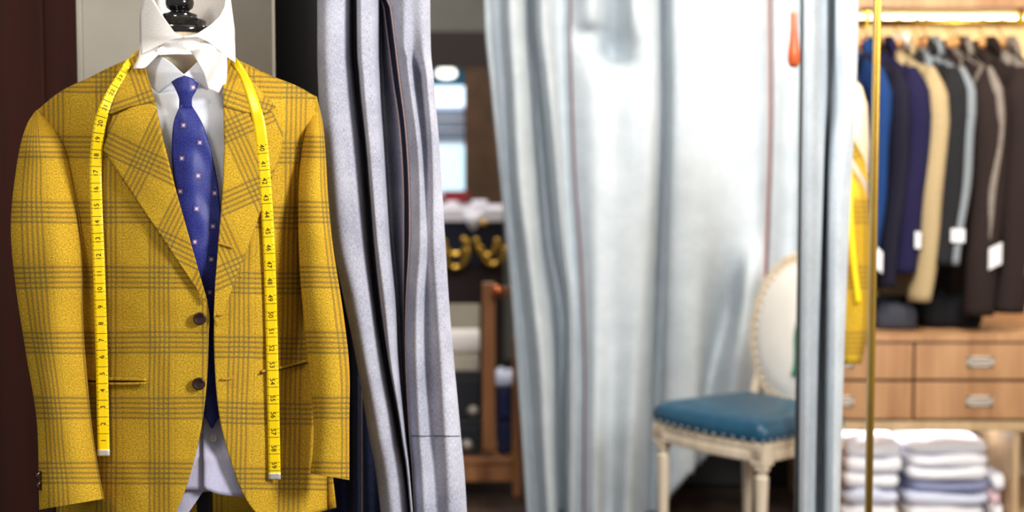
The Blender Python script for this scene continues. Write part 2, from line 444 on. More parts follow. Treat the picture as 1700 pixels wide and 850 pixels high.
patch('collar_wing', coons([(304, 61), (327, 56), (350, 41), (366, 26), (374, 10), (376, -12), (382, -12)], [(304, 63), (327, 61), (348, 70), (370, 88), (391, 103)], [(304, 61), (304, 63)], [(382, -12), (390, 49), (391, 103)], 26, 20, False), lambda x, y: Dw(x, y)-0.005, M['white'], wc, 0.002)
def Dfold(x, y): return Dw(x, y)+0.002+0.006*math.sin((x*0.6+y*1.5)*0.09)+0.004*noise.noise(Vector((x*.05, y*.09, 0)))
patch('collar_knot', coons([(258, 84), (285, 66), (325, 60), (350, 70), (376, 92)], [(262, 92), (285, 90), (319, 91), (340, 100), (376, 118)], [(258, 84), (262, 92)], [(376, 92), (376, 118)], 34, 18), Dfold, M['white'], wc, 0.002)
patch('collar_drape', coons([(316, 84), (345, 80), (377, 92)], [(346, 148), (356, 152), (372, 160)], [(316, 84), (336, 118), (346, 148)], [(377, 92), (377, 125), (372, 160)], 24, 22), lambda x, y: 2.248+0.00025*abs(x-340)+0.006*math.sin((x+0.5*y)*0.13), M['white'], wc, 0.002)

# ---- tie
tt = NT('blue_tie_silk'); uv = tt.coords('UV'); x, y, _ = tt.sep(uv)
def cell(off_x, off_y, PX=0.052, PY=0.0500):
    a = tt.math('ABSOLUTE', tt.math('SUBTRACT', tt.math('FLOORED_MODULO', tt.math('ADD', x, off_x), PX), PX/2))
    b_ = tt.math('ABSOLUTE', tt.math('SUBTRACT', tt.math('FLOORED_MODULO', tt.math('ADD', y, off_y), PY), PY/2))
    return tt.math('MAXIMUM', a, b_)
d1, d2 = cell(0, 0), cell(0.026, 0.025)
d = tt.math('MINIMUM', d1, d2)
sil = tt.ramp(tt.noise(uv, 500, 2), .35, .65)
colb = tt.mix(sil, lin(26, 32, 94), lin(52, 60, 150))
colb = tt.mix(tt.math('MULTIPLY', tt.math('LESS_THAN', d, 0.0058), 0.8), colb, lin(12, 10, 32))
colb = tt.mix(tt.math('LESS_THAN', d, 0.0047), colb, lin(74, 70, 146))
colb = tt.mix(tt.math('LESS_THAN', d, 0.0021), colb, lin(214, 180, 178))
tt.bump(tt.noise(uv, 800, 2), 0.2, 0.0006)
M['tie'] = tt.fin(colb, 0.5, 0, 0.4)
tie = thing('necktie', base, 'blue silk necktie with small pink squares hanging in the jacket opening', 'necktie')
def Tt(px, py): return T(px, py)+0.013-0.010*math.exp(-((px-(306+0.07*(py-180)))/26.0)**2)+(0.004*noise.noise(Vector((px*.04, py*.03, 3))))+0.030*max(0, min(1, (py-420)/120.0))
patch('tie_blade', coons([(298, 176), (309, 177), (319, 176)], [(340, 692), (346, 701), (352, 711), (358, 701), (366, 690)], [(298, 176), (287, 210), (286, 275), (297, 350), (308, 450), (322, 600), (340, 692)], [(319, 176), (336, 205), (350, 248), (362, 310), (370, 400), (374, 550), (366, 690)], 22, 80), Tt, M['tie'], tie, 0.003, rot=-0.05)
patch('tie_knot', coons([(284, 136), (296, 129), (312, 127), (330, 138)], [(297, 178), (308, 180), (319, 178)], [(284, 136), (290, 146), (297, 163), (297, 178)], [(330, 138), (326, 150), (319, 163), (319, 178)], 20, 18), lambda x, y: 2.236+0.022*((x-308)/22.0)**2*0.6+0.0002*abs(y-150), M['tie'], tie, 0.004, rot=0.25, uoff=0.01)

# ---- jacket
jk = thing('tailored_jacket', base, 'mustard yellow check tweed jacket worn by the tailor bust at left', 'jacket')
TW = M['tweed']
# fronts
patch('front_panel', coons([(58, 186), (100, 152), (150, 128), (200, 108), (232, 92)], [(96, 880), (180, 892), (245, 892), (284, 870)],
      [(58, 186), (95, 300), (118, 420), (122, 600), (108, 760), (96, 880)],
      [(232, 92), (252, 190), (290, 330), (343, 498), (346, 560), (343, 640), (332, 720), (312, 800), (284, 870)], 60, 120), T, TW, jk, 0.004)
patch('front_panel', coons([(372, 92), (400, 104), (440, 122), (490, 141), (524, 160)], [(438, 868), (470, 862), (510, 855), (556, 843)],
      [(372, 92), (374, 190), (372, 300), (362, 420), (356, 520), (356, 600), (364, 690), (384, 770), (408, 828), (438, 868)],
      [(524, 160), (525, 300), (515, 500), (528, 680), (545, 780), (556, 843)], 56, 120), lambda x, y: T(x, y)-0.001, TW, jk, 0.004, uoff=0.03, rot=-0.02)
# back
patch('back_panel', guides([[(56, 188, 2.42), (96, 500, 2.42), (96, 880, 2.42)], [(150, 128, 2.47), (160, 500, 2.52), (150, 880, 2.53)], [(232, 92, 2.46), (240, 480, 2.56), (240, 890, 2.58)],
      [(300, 84, 2.47), (300, 480, 2.57), (300, 895, 2.59)], [(372, 92, 2.46), (372, 480, 2.56), (380, 890, 2.58)], [(450, 126, 2.47), (450, 480, 2.52), (460, 870, 2.53)], [(524, 162, 2.42), (520, 500, 2.42), (556, 843, 2.42)]], 50, 8), None, M['tweed'], jk, 0.003)
# sleeves
fl = lambda pts: (lambda v: sum([0]) or _interp(pts, v))
def _interp(pts, v):
    for (a, x), (b, y) in zip(pts, pts[1:]):
        if v <= b:
            t = (v-a)/(b-a); t = t*t*(3-2*t); return x+(y-x)*t
    return pts[-1][1]
tube_px('sleeve', [(60, 183), (44, 208), (30, 260), (18, 365), (24, 460), (42, 580), (60, 690), (64, 780), (65, 846)],
        [(64, 183), (92, 215), (116, 265), (131, 350), (138, 440), (140, 560), (152, 700), (163, 775), (173, 828)],
        fl([(0, 2.40), (0.12, 2.33), (0.4, 2.285), (1, 2.255)]), fl([(0, .008), (0.12, .05), (0.4, .065), (1, .052)]), TW, jk, 80, 40, uoff=0.022, wob=0.014)
tube_px('sleeve', [(521, 159), (511, 200), (499, 260), (495, 330), (497, 440), (507, 560), (519, 680), (520, 740), (515, 786)],
        [(526, 160), (536, 205), (541, 260), (545, 330), (553, 410), (570, 520), (580, 610), (580, 700), (580, 797)],
        fl([(0, 2.41), (0.12, 2.33), (0.4, 2.285), (1, 2.27)]), fl([(0, .008), (0.12, .05), (0.4, .06), (1, .05)]), TW, jk, 80, 40, uoff=0.045, wob=0.012)
# lapels and collar
lap = lambda x, y: T(x, y)-0.007
patch('lapel', coons([(187, 193), (222, 176), (256, 163)], [(340, 499), (344, 502)], [(187, 193), (178, 225), (171, 250), (225, 330), (285, 418), (340, 499)],
      [(256, 163), (268, 225), (290, 310), (318, 410), (344, 502)], 24, 70, False), lambda x, y: lap(x, y)-0.004, TW, jk, 0.004, rot=-0.45, uoff=0.02)
patch('lapel', coons([(371, 170), (405, 182), (440, 189)], [(355, 528), (360, 544)], [(371, 170), (373, 250), (370, 310), (363, 400), (357, 470), (355, 528)],
      [(440, 189), (452, 184), (470, 222), (467, 250), (440, 330), (405, 430), (360, 544)], 24, 70, False), lambda x, y: lap(x, y)-0.004, TW, jk, 0.004, rot=0.42)
patch('jacket_collar', coons([(216, 98), (232, 88), (240, 108)], [(178, 190), (215, 176), (258, 168)], [(216, 98), (204, 130), (190, 160), (178, 190)], [(240, 108), (246, 130), (258, 168)], 16, 24, False), lambda x, y: lap(x, y)-0.007, TW, jk, 0.004, rot=0.35)
patch('jacket_collar', coons([(370, 96), (378, 92), (388, 98)], [(371, 176), (405, 186), (440, 189), (458, 177)], [(370, 96), (370, 130), (371, 176)], [(388, 98), (420, 136), (458, 177)], 18, 24, False), lambda x, y: lap(x, y)-0.007, TW, jk, 0.004, rot=-0.35, uoff=0.04)
# jetted pocket left, slit pocket right
def strip(name, pts, wpx, dfun, mat, parent, th=0.002, n=30):
    c = spline(pts, n); g = []
    for i, p in enumerate(c):
        q = c[min(i+1, n-1)]; r = c[max(i-1, 0)]; tx, ty = q[0]-r[0], q[1]-r[1]; L = math.hypot(tx, ty)
        nx, ny = -ty/L, tx/L
        g.append([(p[0]-nx*wpx/2*s, p[1]-ny*wpx/2*s) for s in (1, 0.33, -0.33, -1)])
    return patch(name, g, dfun, mat, parent, th)
M['shade'] = plain('pocket_slit_shade', (52, 34, 8), 0.9)  # dark brown stands in for shade inside the pocket slits
strip('pocket_jet', [(140, 629), (195, 629), (243, 630)], 5, lambda x, y: T(x, y)-0.005, TW, jk)
strip('pocket_jet', [(140, 636), (195, 637), (243, 636)], 4, lambda x, y: T(x, y)-0.005, TW, jk)
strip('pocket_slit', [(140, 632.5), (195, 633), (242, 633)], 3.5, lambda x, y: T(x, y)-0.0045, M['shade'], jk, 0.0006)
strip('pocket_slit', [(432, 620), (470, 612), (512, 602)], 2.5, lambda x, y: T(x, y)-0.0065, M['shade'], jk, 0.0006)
strip('pocket_jet', [(434, 616.5), (470, 609), (512, 598)], 4, lambda x, y: T(x, y)-0.005, TW, jk)
for pts in ([(362, 403), (376, 407), (388, 411)], [(368, 629), (378, 629), (387, 627)], [(362, 523), (371, 522)]):
    strip('buttonhole', pts, 3.4, lambda x, y: T(x, y)-0.015 if y < 600 else T(x, y)-0.005, M['thread'], jk, 0.0012, 14)
for (bxp, byp) in ((331.5, 529), (330, 637)):
    c = P(bxp, byp, T(bxp, byp)-0.006); b = bmesh.new(); Rm = Matrix.Rotation(PI/2, 4, 'X') @ Matrix.Rotation(0.12, 4, 'Y')
    lathe(b, [(.001, 0), (.0092, 0), (.0102, .0015), (.0098, .0032), (.0082, .0040), (.0068, .0030), (.0005, .0026)], c, 28, Rm)
    for q in ((-1, -1), (1, 1), (-1, 1), (1, -1)):
        bx(b, c.x+q[0]*.002-.0006, c.x+q[0]*.002+.0006, c.y-.0034, c.y-.002, c.z+q[1]*.002-.0006, c.z+q[1]*.002+.0006)
    bm_obj('jacket_button', b, M['horn'], jk, local=False, smooth=True)
for (bxp, byp) in ((66, 790), (67.5, 806)):
    c = P(bxp, byp, 2.222); b = bmesh.new()
    lathe(b, [(.001, -.003), (.0066, -.003), (.0075, 0), (.006, .003), (.0045, .002), (.0005, .002)], c, 20, Matrix.Rotation(PI/2, 4, 'X') @ Matrix.Rotation(0.9, 4, 'Y'))
    bm_obj('cuff_button', b, M['horn'], jk, local=False, smooth=True)

# ---- tape measure: one ribbon round the neck
tp = thing('tape_measure', base, 'yellow tape measure with black inch numbers draped round the jacket neck', 'tape measure')
def Tp(x, y):
    return T(x, y)-0.0155
left = [(172, 757), (170, 650), (168, 560), (164, 440), (160, 340), (159, 270), (166, 205), (182, 160), (200, 128), (214, 104)]
right = [(388, 100), (404, 124), (418, 160), (431, 210), (439, 290), (446, 400), (450, 520), (453, 640), (456, 796)]
ctrl = [(x, y, Tp(x, y), 20.0) for x, y in spline(left, 44)]+[(236, 84, 2.43, 10), (262, 74, 2.50, 14), (300, 68, 2.52, 16), (345, 72, 2.50, 14), (372, 84, 2.43, 10)]+[(x, y, Tp(x, y), 20.0) for x, y in spline(right, 44)]
for i in range(len(ctrl)):
    x, y, D, w = ctrl[i]
    if y < 200: ctrl[i] = (x, y, D-0.004, min(w, 11+9*max(0, (y-95))/105))
NS = 260
rb = spline(ctrl, NS); cum = [0.0]
for a, b_ in zip(rb, rb[1:]): cum.append(cum[-1]+math.hypot(a[0]-b_[0], a[1]-b_[1]))
def rib(s, w):
    s = max(0, min(cum[-1]-1e-4, s)); j = 0
    lo, hi = 0, NS-1
    while hi-lo > 1:
        m_ = (lo+hi)//2
        if cum[m_] <= s: lo = m_
        else: hi = m_
    t = (s-cum[lo])/(cum[hi]-cum[lo]); p = [a+(b-a)*t for a, b in zip(rb[lo], rb[hi])]
    a = rb[max(0, lo-2)]; c = rb[min(NS-1, hi+2)]; tx, ty = c[0]-a[0], c[1]-a[1]; L = math.hypot(tx, ty)+1e-6
    nx, ny = ty/L, -tx/L      # up-tangent (0,-1) -> left (-1,0)
    return p[0]+nx*w*p[3]/2, p[1]+ny*w*p[3]/2, p[2]
def ribP(s, w, off): x, y, D = rib(s, w); return P(x, y, D-off)
def rib_mesh(name, s0, s1, off, mat, th, wmax=1.0, n=240):
    G = [[ribP(s0+(s1-s0)*i/n, w, off) for w in (-wmax, -wmax/2, 0, wmax/2, wmax)] for i in range(n+1)]
    o = link(name, grid_mesh(name, G), mat, tp); solid(o, th, 0); return o
TL = cum[-1]
rib_mesh('tape_band', 0, TL, 0, M['tape'], 0.0007)
rib_mesh('end_clip', -0, 11, 0.0003, M['steel'], 0.0022, 1.03, 4)
rib_mesh('end_clip', TL-11, TL, 0.0003, M['steel'], 0.0022, 1.03, 4)
b = bmesh.new()
def q4(s0, s1, w0, w1):
    b.faces.new([b.verts.new(ribP(s, w, 0.0009)) for s, w in ((s0, w0), (s1, w0), (s1, w1), (s0, w1))])
INCH = 27.75
def add_text(txt, s_c):
    cu = bpy.data.curves.new('t', 'FONT'); cu.body = txt; cu.size = 1; cu.align_x = 'CENTER'; cu.resolution_u = 3
    ob = bpy.data.objects.new('t', cu); me = bpy.data.meshes.new_from_object(ob)
    off = len(b.verts); vs = [b.verts.new(ribP(s_c+v.co.x*11.5*(0.98), (v.co.y-0.36)*1.15, 0.0009)) for v in me.vertices]
    for p in me.polygons:
        try: b.faces.new([vs[i] for i in p.vertices])
        except ValueError: pass
    bpy.data.objects.remove(ob); bpy.data.curves.remove(cu); bpy.data.meshes.remove(me)
for k in range(1, 24):
    s = k*INCH; add_text(str(k), s-2)
    q4(s+9, s+9.7, -0.95, 0.95)
    for h, w in ((0.25, 0.7), (0.5, 0.5), (0.75, 0.7)): q4(s+9+h*INCH, s+9.6+h*INCH, w, 0.95); q4(s+9+h*INCH, s+9.6+h*INCH, -0.95, -w-0.1)
bm_obj('printed_scale', b, M['ink'], tp, local=False); b = bmesh.new()
for k in range(59, 39, -1):
    s = TL-24-(59-k)*INCH; add_text(str(k), s)
    q4(s+9, s+9.7, -0.95, 0.95)
    for h, w in ((0.25, 0.7), (0.5, 0.5)): q4(s+9-h*INCH, s+9.6-h*INCH, w, 0.95); q4(s+9-h*INCH, s+9.6-h*INCH, -0.95, -w-0.1)
bm_obj('printed_scale', b, M['ink'], tp, local=False)

# ---------------------------------------------------------------- curtains
def ext(pts, D, top=-820, bot=None):
    """pixel points -> 3-tuples, continued to a rail above and the hem near the floor"""
    out = [(p[0], p[1], p[2] if len(p) > 2 else D) for p in pts]
    a = out[0]; out = [(a[0], top, a[2])]+out
    if bot:
        z = out[-1]; zz = out[-2]; sl = (z[0]-zz[0])/max(1, (z[1]-zz[1])); out.append((z[0]+sl*(bot-z[1])*0.6, bot, z[2]))
    return out
def curtain(name, gs, Dbase, mat, parent, top, bot, nv=110, nu=7, th=0.002, wr=0.004, uvs=1.0):
    cols = [ext([(p[0], p[1], Dbase+(p[2] if len(p) > 2 else d)) for p in pts], 0, top, bot) for d, pts in gs]
    # resample every guide on common heights
    ys = [top+(bot-top)*j/(nv-1) for j in range(nv)]
    res = []
    for c in cols:
        dense = spline(c, 400); k = 0; r = []
        for y in ys:
            while k < 398 and dense[k+1][1] < y: k += 1
            a, e = dense[k], dense[k+1]; t = (y-a[1])/(e[1]-a[1]) if e[1] != a[1] else 0; t = max(0, min(1, t))
            r.append((a[0]+(e[0]-a[0])*t, y, a[2]+(e[2]-a[2])*t))
        res.append(r)
    g = []
    for j in range(nv):
        row = []
        for i in range(len(res)-1):
            p1, p2 = res[i][j], res[i+1][j]
            p0 = res[i-1][j] if i else tuple(2*a-b for a, b in zip(p1, p2))
            p3 = res[i+2][j] if i+2 < len(res) else tuple(2*b-a for a, b in zip(p1, p2))
            for k in range(nu):
                q = cr(p0, p1, p2, p3, k/nu)
                row.append((q[0], q[1], q[2]+wr*noise.noise(Vector((q[0]*.02, q[1]*.008, Dbase)))))
        row.append(res[-1][j]); g.append(row)
    G = [[P(*p) for p in row] for row in g]
    o = link(name, grid_mesh(name, G), mat, parent); solid(o, th)
    return o, g, nu
def line_on(name, g, i0, i1, off, mat, parent, frac0=0.0, frac1=1.0):
    """strip lying on curtain columns i0..i1 (float columns)"""
    def at(row, f):
        k = int(f); k = min(k, len(row)-2); t = f-k; return tuple(a+(b-a)*t for a, b in zip(row[k], row[k+1]))
    G = []
    for row in g:
        G.append([P(*(lambda p: (p[0], p[1], p[2]-off))(at(row, i0+(i1-i0)*m/4))) for m in range(5)])
    o = link(name, grid_mesh(name, G), mat, parent); solid(o, 0.0008); return o

# navy denim curtain behind
nc = thing('curtain', (xat(600, 2.75), 2.75, 0), 'dark navy denim curtain hanging between jacket sleeve and grey curtain', 'curtain')
o, g, nu = curtain('curtain_cloth', [(0.02, [(534, 0), (534, 850)]), (-.02, [(545, 0), (547, 850)]), (.02, [(570, 0), (572, 850)]), (-.03, [(590, 0), (592, 850)]), (-0.01, [(598, 0), (600, 850)]), (.03, [(612, 0), (618, 850)]), (0.0, [(640, 0), (650, 850)])],
                   2.72, M['denim'], nc, -660, 1290)
line_on('seam_stitching', g, nu*4.05, nu*4.12, 0.004, M['selv_pink'], nc)

lc = thing('curtain', (xat(640, 2.56), 2.56, 0), 'grey chambray curtain with navy selvedge stripe hanging beside the jacket', 'curtain')
gl = [
 (.05, [(530, 0), (528, 130), (536, 250), (552, 400), (572, 500), (592, 600), (612, 720), (632, 850)]),
 (-.02, [(527, 0), (529, 130), (537, 250), (553, 400), (573, 500), (594, 600), (615, 720), (634, 850)]),
 (-.05, [(540, 0), (542, 130), (552, 250), (566, 400), (588, 500), (606, 600), (628, 720), (648, 850)]),
 (-.045, [(560, 0), (562, 130), (572, 250), (588, 400), (606, 500), (622, 600), (645, 720), (664, 850)]),
 (-.02, [(577, 0), (580, 130), (592, 250), (606, 400), (618, 500), (634, 600), (656, 720), (676, 850)]),
 (.09, [(586, 0), (590, 130), (604, 250), (616, 400), (624, 500), (640, 600), (662, 720), (680, 850)]),
 (.09, [(590, 0), (594, 130), (608, 250), (619, 400), (627, 500), (643, 600), (665, 720), (682, 850)]),
 (-.045, [(594, 0), (599, 130), (610, 250), (622, 400), (633, 500), (646, 600), (667, 720), (683, 850)]),
 (-.055, [(608, 0), (612, 130), (622, 250), (634, 400), (646, 500), (653, 600), (669, 720), (684, 850)]),
 (-.03, [(626, 0), (628, 130), (636, 250), (645, 400), (655, 500), (660, 600), (672, 720), (684.5, 850)]),
 (.08, [(632, 0), (634, 130), (641, 250), (651, 400), (660, 500), (665, 600), (675, 720), (685, 850)]),
 (.02, [(628, -80), (637, 20), (650, 130), (661, 210), (667, 300), (668, 400), (669, 500), (671, 600), (677, 720), (686, 850)]),
 (-.01, [(640, -80), (651, 20), (664, 130), (674, 210), (680, 300), (681, 400), (675, 500), (674, 600), (680, 720), (688, 850)]),
 (-.05, [(668, 0), (676, 100), (694, 250), (696, 400), (692, 500), (692, 600), (697, 720), (704, 850)]),
 (-.035, [(684, 0, -.05), (694, 130, .0), (706, 250, -.02), (710, 400, -.04), (710, 500, -.02), (712, 600, -.01), (718, 720, -.02), (726, 850, -.03)]),
 (-.05, [(702, 0), (708, 130), (718, 250), (722, 400), (726, 500), (732, 600), (740, 720), (748, 850)]),
 (-.02, [(713, 0), (719, 130), (729, 250), (738, 400), (744, 500), (752, 600), (763, 720), (773, 850)]),
 (.02, [(714, 0), (720, 130), (730, 250), (738.5, 400), (744.5, 500), (753, 600), (764, 720), (774, 850)])]
o, g, nu = curtain('curtain_cloth', gl, 2.56, M['chambray'], lc, -700, 1340, 150, 8)
line_on('selvedge_stripe', g, nu*11.15, nu*11.85, 0.003, M['selv_navy'], lc)
line_on('selvedge_edge', g, nu*11.02, nu*11.17, 0.004, M['selv_pink'], lc)
line_on('selvedge_edge', g, nu*11.83, nu*12.0, 0.004, M['selv_pink'], lc)
# stitched hem line low on the right breadth
st = []
for i in range(40):
    f = nu*12.2+(nu*16-nu*12.2)*i/39; best = min(g, key=lambda r: abs(r[0][1]-(724-2*math.sin(i*.3)))); k = int(f); t = f-k
    p = tuple(a+(b_-a)*t for a, b_ in zip(best[k], best[k+1])); st.append((p[0], p[1], p[2]-0.0035))
b = bmesh.new(); tube(b, [P(*p) for p in st], 0.0007, 6); bm_obj('hem_seam', b, M['selv_navy'], lc, local=False)

# pale cubicle curtain at the back
bc_ = thing('curtain', (xat(1060, 5.0), 5.0, 0), 'wide pale grey curtain across the cubicle behind the chair', 'curtain')
gb = [
 (.06, [(803, 0), (815, 150), (830, 300), (845, 450), (857, 600), (868, 760), (874, 850)]),
 (-.04, [(806, 0), (818, 150), (833, 300), (848, 450), (860, 600), (871, 760), (877, 850)]),
 (.03, [(826, 0), (834, 150), (842, 300), (856, 450), (872, 600), (884, 760), (890, 850)]),
 (-.09, [(846, 0), (854, 150), (862, 300), (880, 450), (896, 600), (905, 760), (910, 850)]),
 (-.02, [(870, 0), (878, 150), (886, 300), (898, 450), (916, 600), (920, 760), (924, 850)]),
 (.15, [(878, 0), (886, 120), (896, 240), (910, 400), (930, 520), (928, 700), (930, 850)]),
 (.05, [(884, 0), (893, 120), (906, 240), (922, 400), (940, 520), (938, 700), (938, 850)]),
 (-.08, [(900, 0), (910, 120), (922, 240), (936, 400), (948, 520), (950, 700), (948, 850)]),
 (.03, [(928, 0), (932, 150), (938, 300), (948, 450), (958, 560), (960, 700), (960, 850)]),
 (.00, [(944, 0), (946, 150), (952, 300), (962, 450), (968, 600), (968, 700), (967, 850)]),
 (-.01, [(950, 0), (952, 150), (958, 300), (968, 450), (973, 600), (973, 700), (972, 850)]),
 (-.06, [(985, 0, -.08), (985, 60, .02), (985, 150, -.06), (990, 450, -.06), (990, 850, -.05)]),
 (-.02, [(1018, 0, .08), (1016, 90, .14), (1018, 150, -.04), (1020, 450, -.04), (1012, 850, .04)]),
 (-.07, [(1050, 0, -.10), (1052, 90, -.03), (1054, 200, -.08), (1058, 450, -.05), (1040, 850, -.04)]),
 (-.05, [(1085, 0, -.02), (1085, 200, -.06), (1078, 450, -.02), (1060, 850, .03)]),
 (.12, [(1106, 0), (1106, 200), (1100, 450), (1085, 850)]),
 (-.03, [(1116, 0), (1118, 200), (1112, 450), (1105, 850)]),
 (-.05, [(1150, 0), (1155, 200), (1160, 450, -.06), (1150, 850)]),
 (-.02, [(1200, 0), (1205, 200), (1215, 400, .0), (1205, 520, .12), (1175, 650, .11), (1150, 850, .08)]),
 (.0, [(1250, 0), (1252, 200), (1250, 380, .0), (1236, 500, -.09), (1215, 650, -.09), (1200, 850, -.02)]),
 (-.03, [(1275, 0), (1276, 200), (1270, 400), (1262, 600), (1255, 850)]),
 (-.03, [(1284, 0), (1285, 200), (1279, 400), (1271, 600), (1264, 850)]),
 (.03, [(1315, 0), (1315, 200, .02), (1312, 400, .05), (1300, 600), (1295, 850)]),
 (-.04, [(1345, 0), (1345, 400), (1345, 850)])]
# cloth cut short behind the chair so the black shadow board shows
full = []
o, g, nu = curtain('curtain_cloth', gb, 5.0, M['chambray_pale'], bc_, -330, 868, 150, 7, th=0.003, wr=0.006)
def colx(i): return i
me = o.data; ncol = len(g[0]); nrow = len(g)
hem0 = [j for j, r in enumerate(g) if r[0][1] > 752][0]
# hem line: vertices right of the column 16 and below the cut are removed
bm = bmesh.new(); bm.from_mesh(me); bm.verts.ensure_lookup_table()
kill = []
for f in bm.faces:
    c = f.verts[0].index; j, i = divmod(c, ncol)
    px, py = g[j][i][0], g[j][i][1]
    if px > 1098 and py > 735+max(0, 1190-px)*1.05: kill.append(f)
bmesh.ops.delete(bm, geom=kill, context='FACES'); bm.to_mesh(me); bm.free()
line_on('selvedge_stripe', g, nu*9.1, nu*9.9, 0.004, M['selv_rose'], bc_)
def part_rows(g, ymax): return [r for r in g if r[0][1] < ymax]
line_on('selvedge_stripe', part_rows(g, 735), nu*20.15, nu*20.9, 0.004, M['selv_rose'], bc_)
line_on('selvedge_edge', part_rows(g, 735), nu*19.9, nu*20.05, 0.005, M['selv_pink'], bc_)

# right curtain
rc = thing('curtain', (xat(1375, 3.3), 3.3, 0), 'narrow pale grey curtain bunched right of the dark post', 'curtain')
gr = [
 (.05, [(1334, 0), (1331, 300), (1328, 600), (1326, 850)]),
 (-.03, [(1336, 0), (1334, 300), (1331, 600), (1329, 850)]),
 (-.05, [(1352, 0), (1350, 300), (1344, 600), (1338, 850)]),
 (-.02, [(1370, 0), (1366, 300), (1355, 600), (1348, 850)]),
 (.07, [(1382, 0, .02), (1376, 160, .03), (1369, 300), (1364, 600), (1362, 850)]),
 (-.02, [(1392, 0, -.05), (1390, 160), (1378, 300), (1376, 600), (1374, 850)]),
 (-.05, [(1404, 0), (1408, 200), (1394, 350), (1388, 600), (1384, 850)]),
 (-.02, [(1424, 0), (1421, 160), (1412, 320), (1402, 560), (1394, 850)]),
 (.04, [(1422, 0), (1418, 160), (1409, 320), (1400, 560), (1392, 850)])]
o, g, nu = curtain('curtain_cloth', gr, 3.3, M['chambray_pale'], rc, -500, 1150, 100, 8)

# ---------------------------------------------------------------- posts
b = bmesh.new(); p0 = P(1329, 425, 3.42); bx(b, p0.x-.0045, p0.x+.0045, 3.40, 3.44, 0, 3.0)
o = bm_obj('post', b, M['black'], bevel=0.001); tag(o, 'thin dark metal post running full height left of the narrow curtain', 'post')
b = bmesh.new(); p0 = P(1449, 425, 3.05); bx(b, p0.x-.0065, p0.x+.0065, 3.04, 3.06, 0, 3.0); bx(b, p0.x-.002, p0.x+.003, 3.035, 3.04, 0, 3.0)
o = bm_obj('post', b, M['brass'], bevel=0.0015); tag(o, 'slim polished brass post in front of the hanging suits', 'post')
# shoehorn on a cord
sh = thing('shoehorn', P(1318, 110, 3.6), 'tan brown shoehorn hanging on a cord beside the dark post', 'shoehorn')
G = []
for (y, w, dp) in ((18, 4, 0), (26, 5.5, 1), (45, 5.5, 2), (65, 7, 4), (85, 9.5, 6), (98, 10.5, 6), (106, 9, 4), (112, 5, 2)):
    G.append([P(1318+w*s, y, 3.6-0.0012*dp*(1-s*s)) for s in [-1+i*0.2 for i in range(11)]])
solid(link('shoehorn_blade', grid_mesh('blade', G), M['tan'], sh), 0.004)
b = bmesh.new(); t_ = P(1318, 22, 3.6); tube(b, [t_, t_+Vector((0.001, 0, .1)), (t_.x, 3.6, 2.3)], 0.0012, 6)
bm_obj('cord', b, M['string'], sh, local=False)
# rails above the picture that carry the curtains
def rod(name, x0, x1, y, z, label, r=0.012):
    b = bmesh.new(); tube(b, [(x0, y, z), (x1, y, z)], r, 14)
    for x in (x0+.05, x1-.05): tube(b, [(x, y, z), (x, y, 3.0)], .006, 8)
    o = bm_obj(name, b, M['brass'], smooth=True); tag(o, label, 'rail')
rod('curtain_rail', -.45, -.05, 2.56, zat(-700, 2.56)+.014, 'brass rail carrying the grey curtain beside the jacket')
rod('curtain_rail', xat(1320, 3.3), xat(1440, 3.3), 3.3, zat(-500, 3.3)+.014, 'brass rail carrying the narrow right curtain')
rod('curtain_rail', xat(790, 5.0), xat(1400, 5.0), 5.0, zat(-330, 5.0)+.014, 'brass rail carrying the wide cubicle curtain')
rod('curtain_rail', -.60, -.22, 2.74, zat(-660, 2.72)+.014, 'brass rail carrying the navy denim curtain')
rod('hook_rail', .5, .95, 3.6, 2.31, 'brass rail from which the shoehorn hangs', .008)

# ---------------------------------------------------------------- chair
ch = thing('dining_chair', (.739, 4.42, 0), 'pale carved wooden chair with teal leather seat and oval back', 'chair', rz=math.radians(-52))
ch.scale = (.87, .80, .98)
WD = M['limed']
leg_prof = [(.010, 0), (.013, .006), (.013, .03), (.018, .05), (.015, .06), (.016, .08), (.0235, .33), (.0245, .345), (.019, .352), (.018, .36), (.027, .368), (.028, .38), (.022, .386)]
for (x, y) in ((-.235, -.22), (.235, -.22)):
    b = bmesh.new(); lathe(b, leg_prof, (x, y, 0), 32, None, 0.0)
    bx(b, x-.029, x+.029, y-.029, y+.029, .384, .452)
    for s in (-1, 1):
        lathe(b, [(.019, 0), (.019, .003), (.012, .005), (.010, .003), (.004, .006)], (x, y-.029, .42), 16, Matrix.Rotation(PI/2, 4, 'X'))
    bm_obj('leg', b, WD, ch, bevel=0.0015)
for (x, y) in ((-.20, .22), (.20, .22)):
    b = bmesh.new(); lathe(b, leg_prof, (x, y, 0), 32); bx(b, x-.026, x+.026, y-.026, y+.026, .384, .452)
    bm_obj('leg', b, WD, ch, bevel=0.0015)
def quad_outline(inset=0.0, n=14, bow=0.03):
    c = [(-.262, -.245), (.262, -.245), (.226, .245), (-.226, .245)]; pts = []
    for i in range(4):
        a, e = c[i], c[(i+1) % 4]; bw = (bow, .012, 0, .012)[i]
        for k in range(n):
            t = k/n; x = a[0]+(e[0]-a[0])*t; y = a[1]+(e[1]-a[1])*t
            dx, dy = e[0]-a[0], e[1]-a[1]; L = math.hypot(dx, dy); s = math.sin(PI*t)*bw
            pts.append((x+dy/L*s, y-dx/L*s))
    return [(x*(1-inset/.26), y*(1-inset/.26)) for x, y in pts]
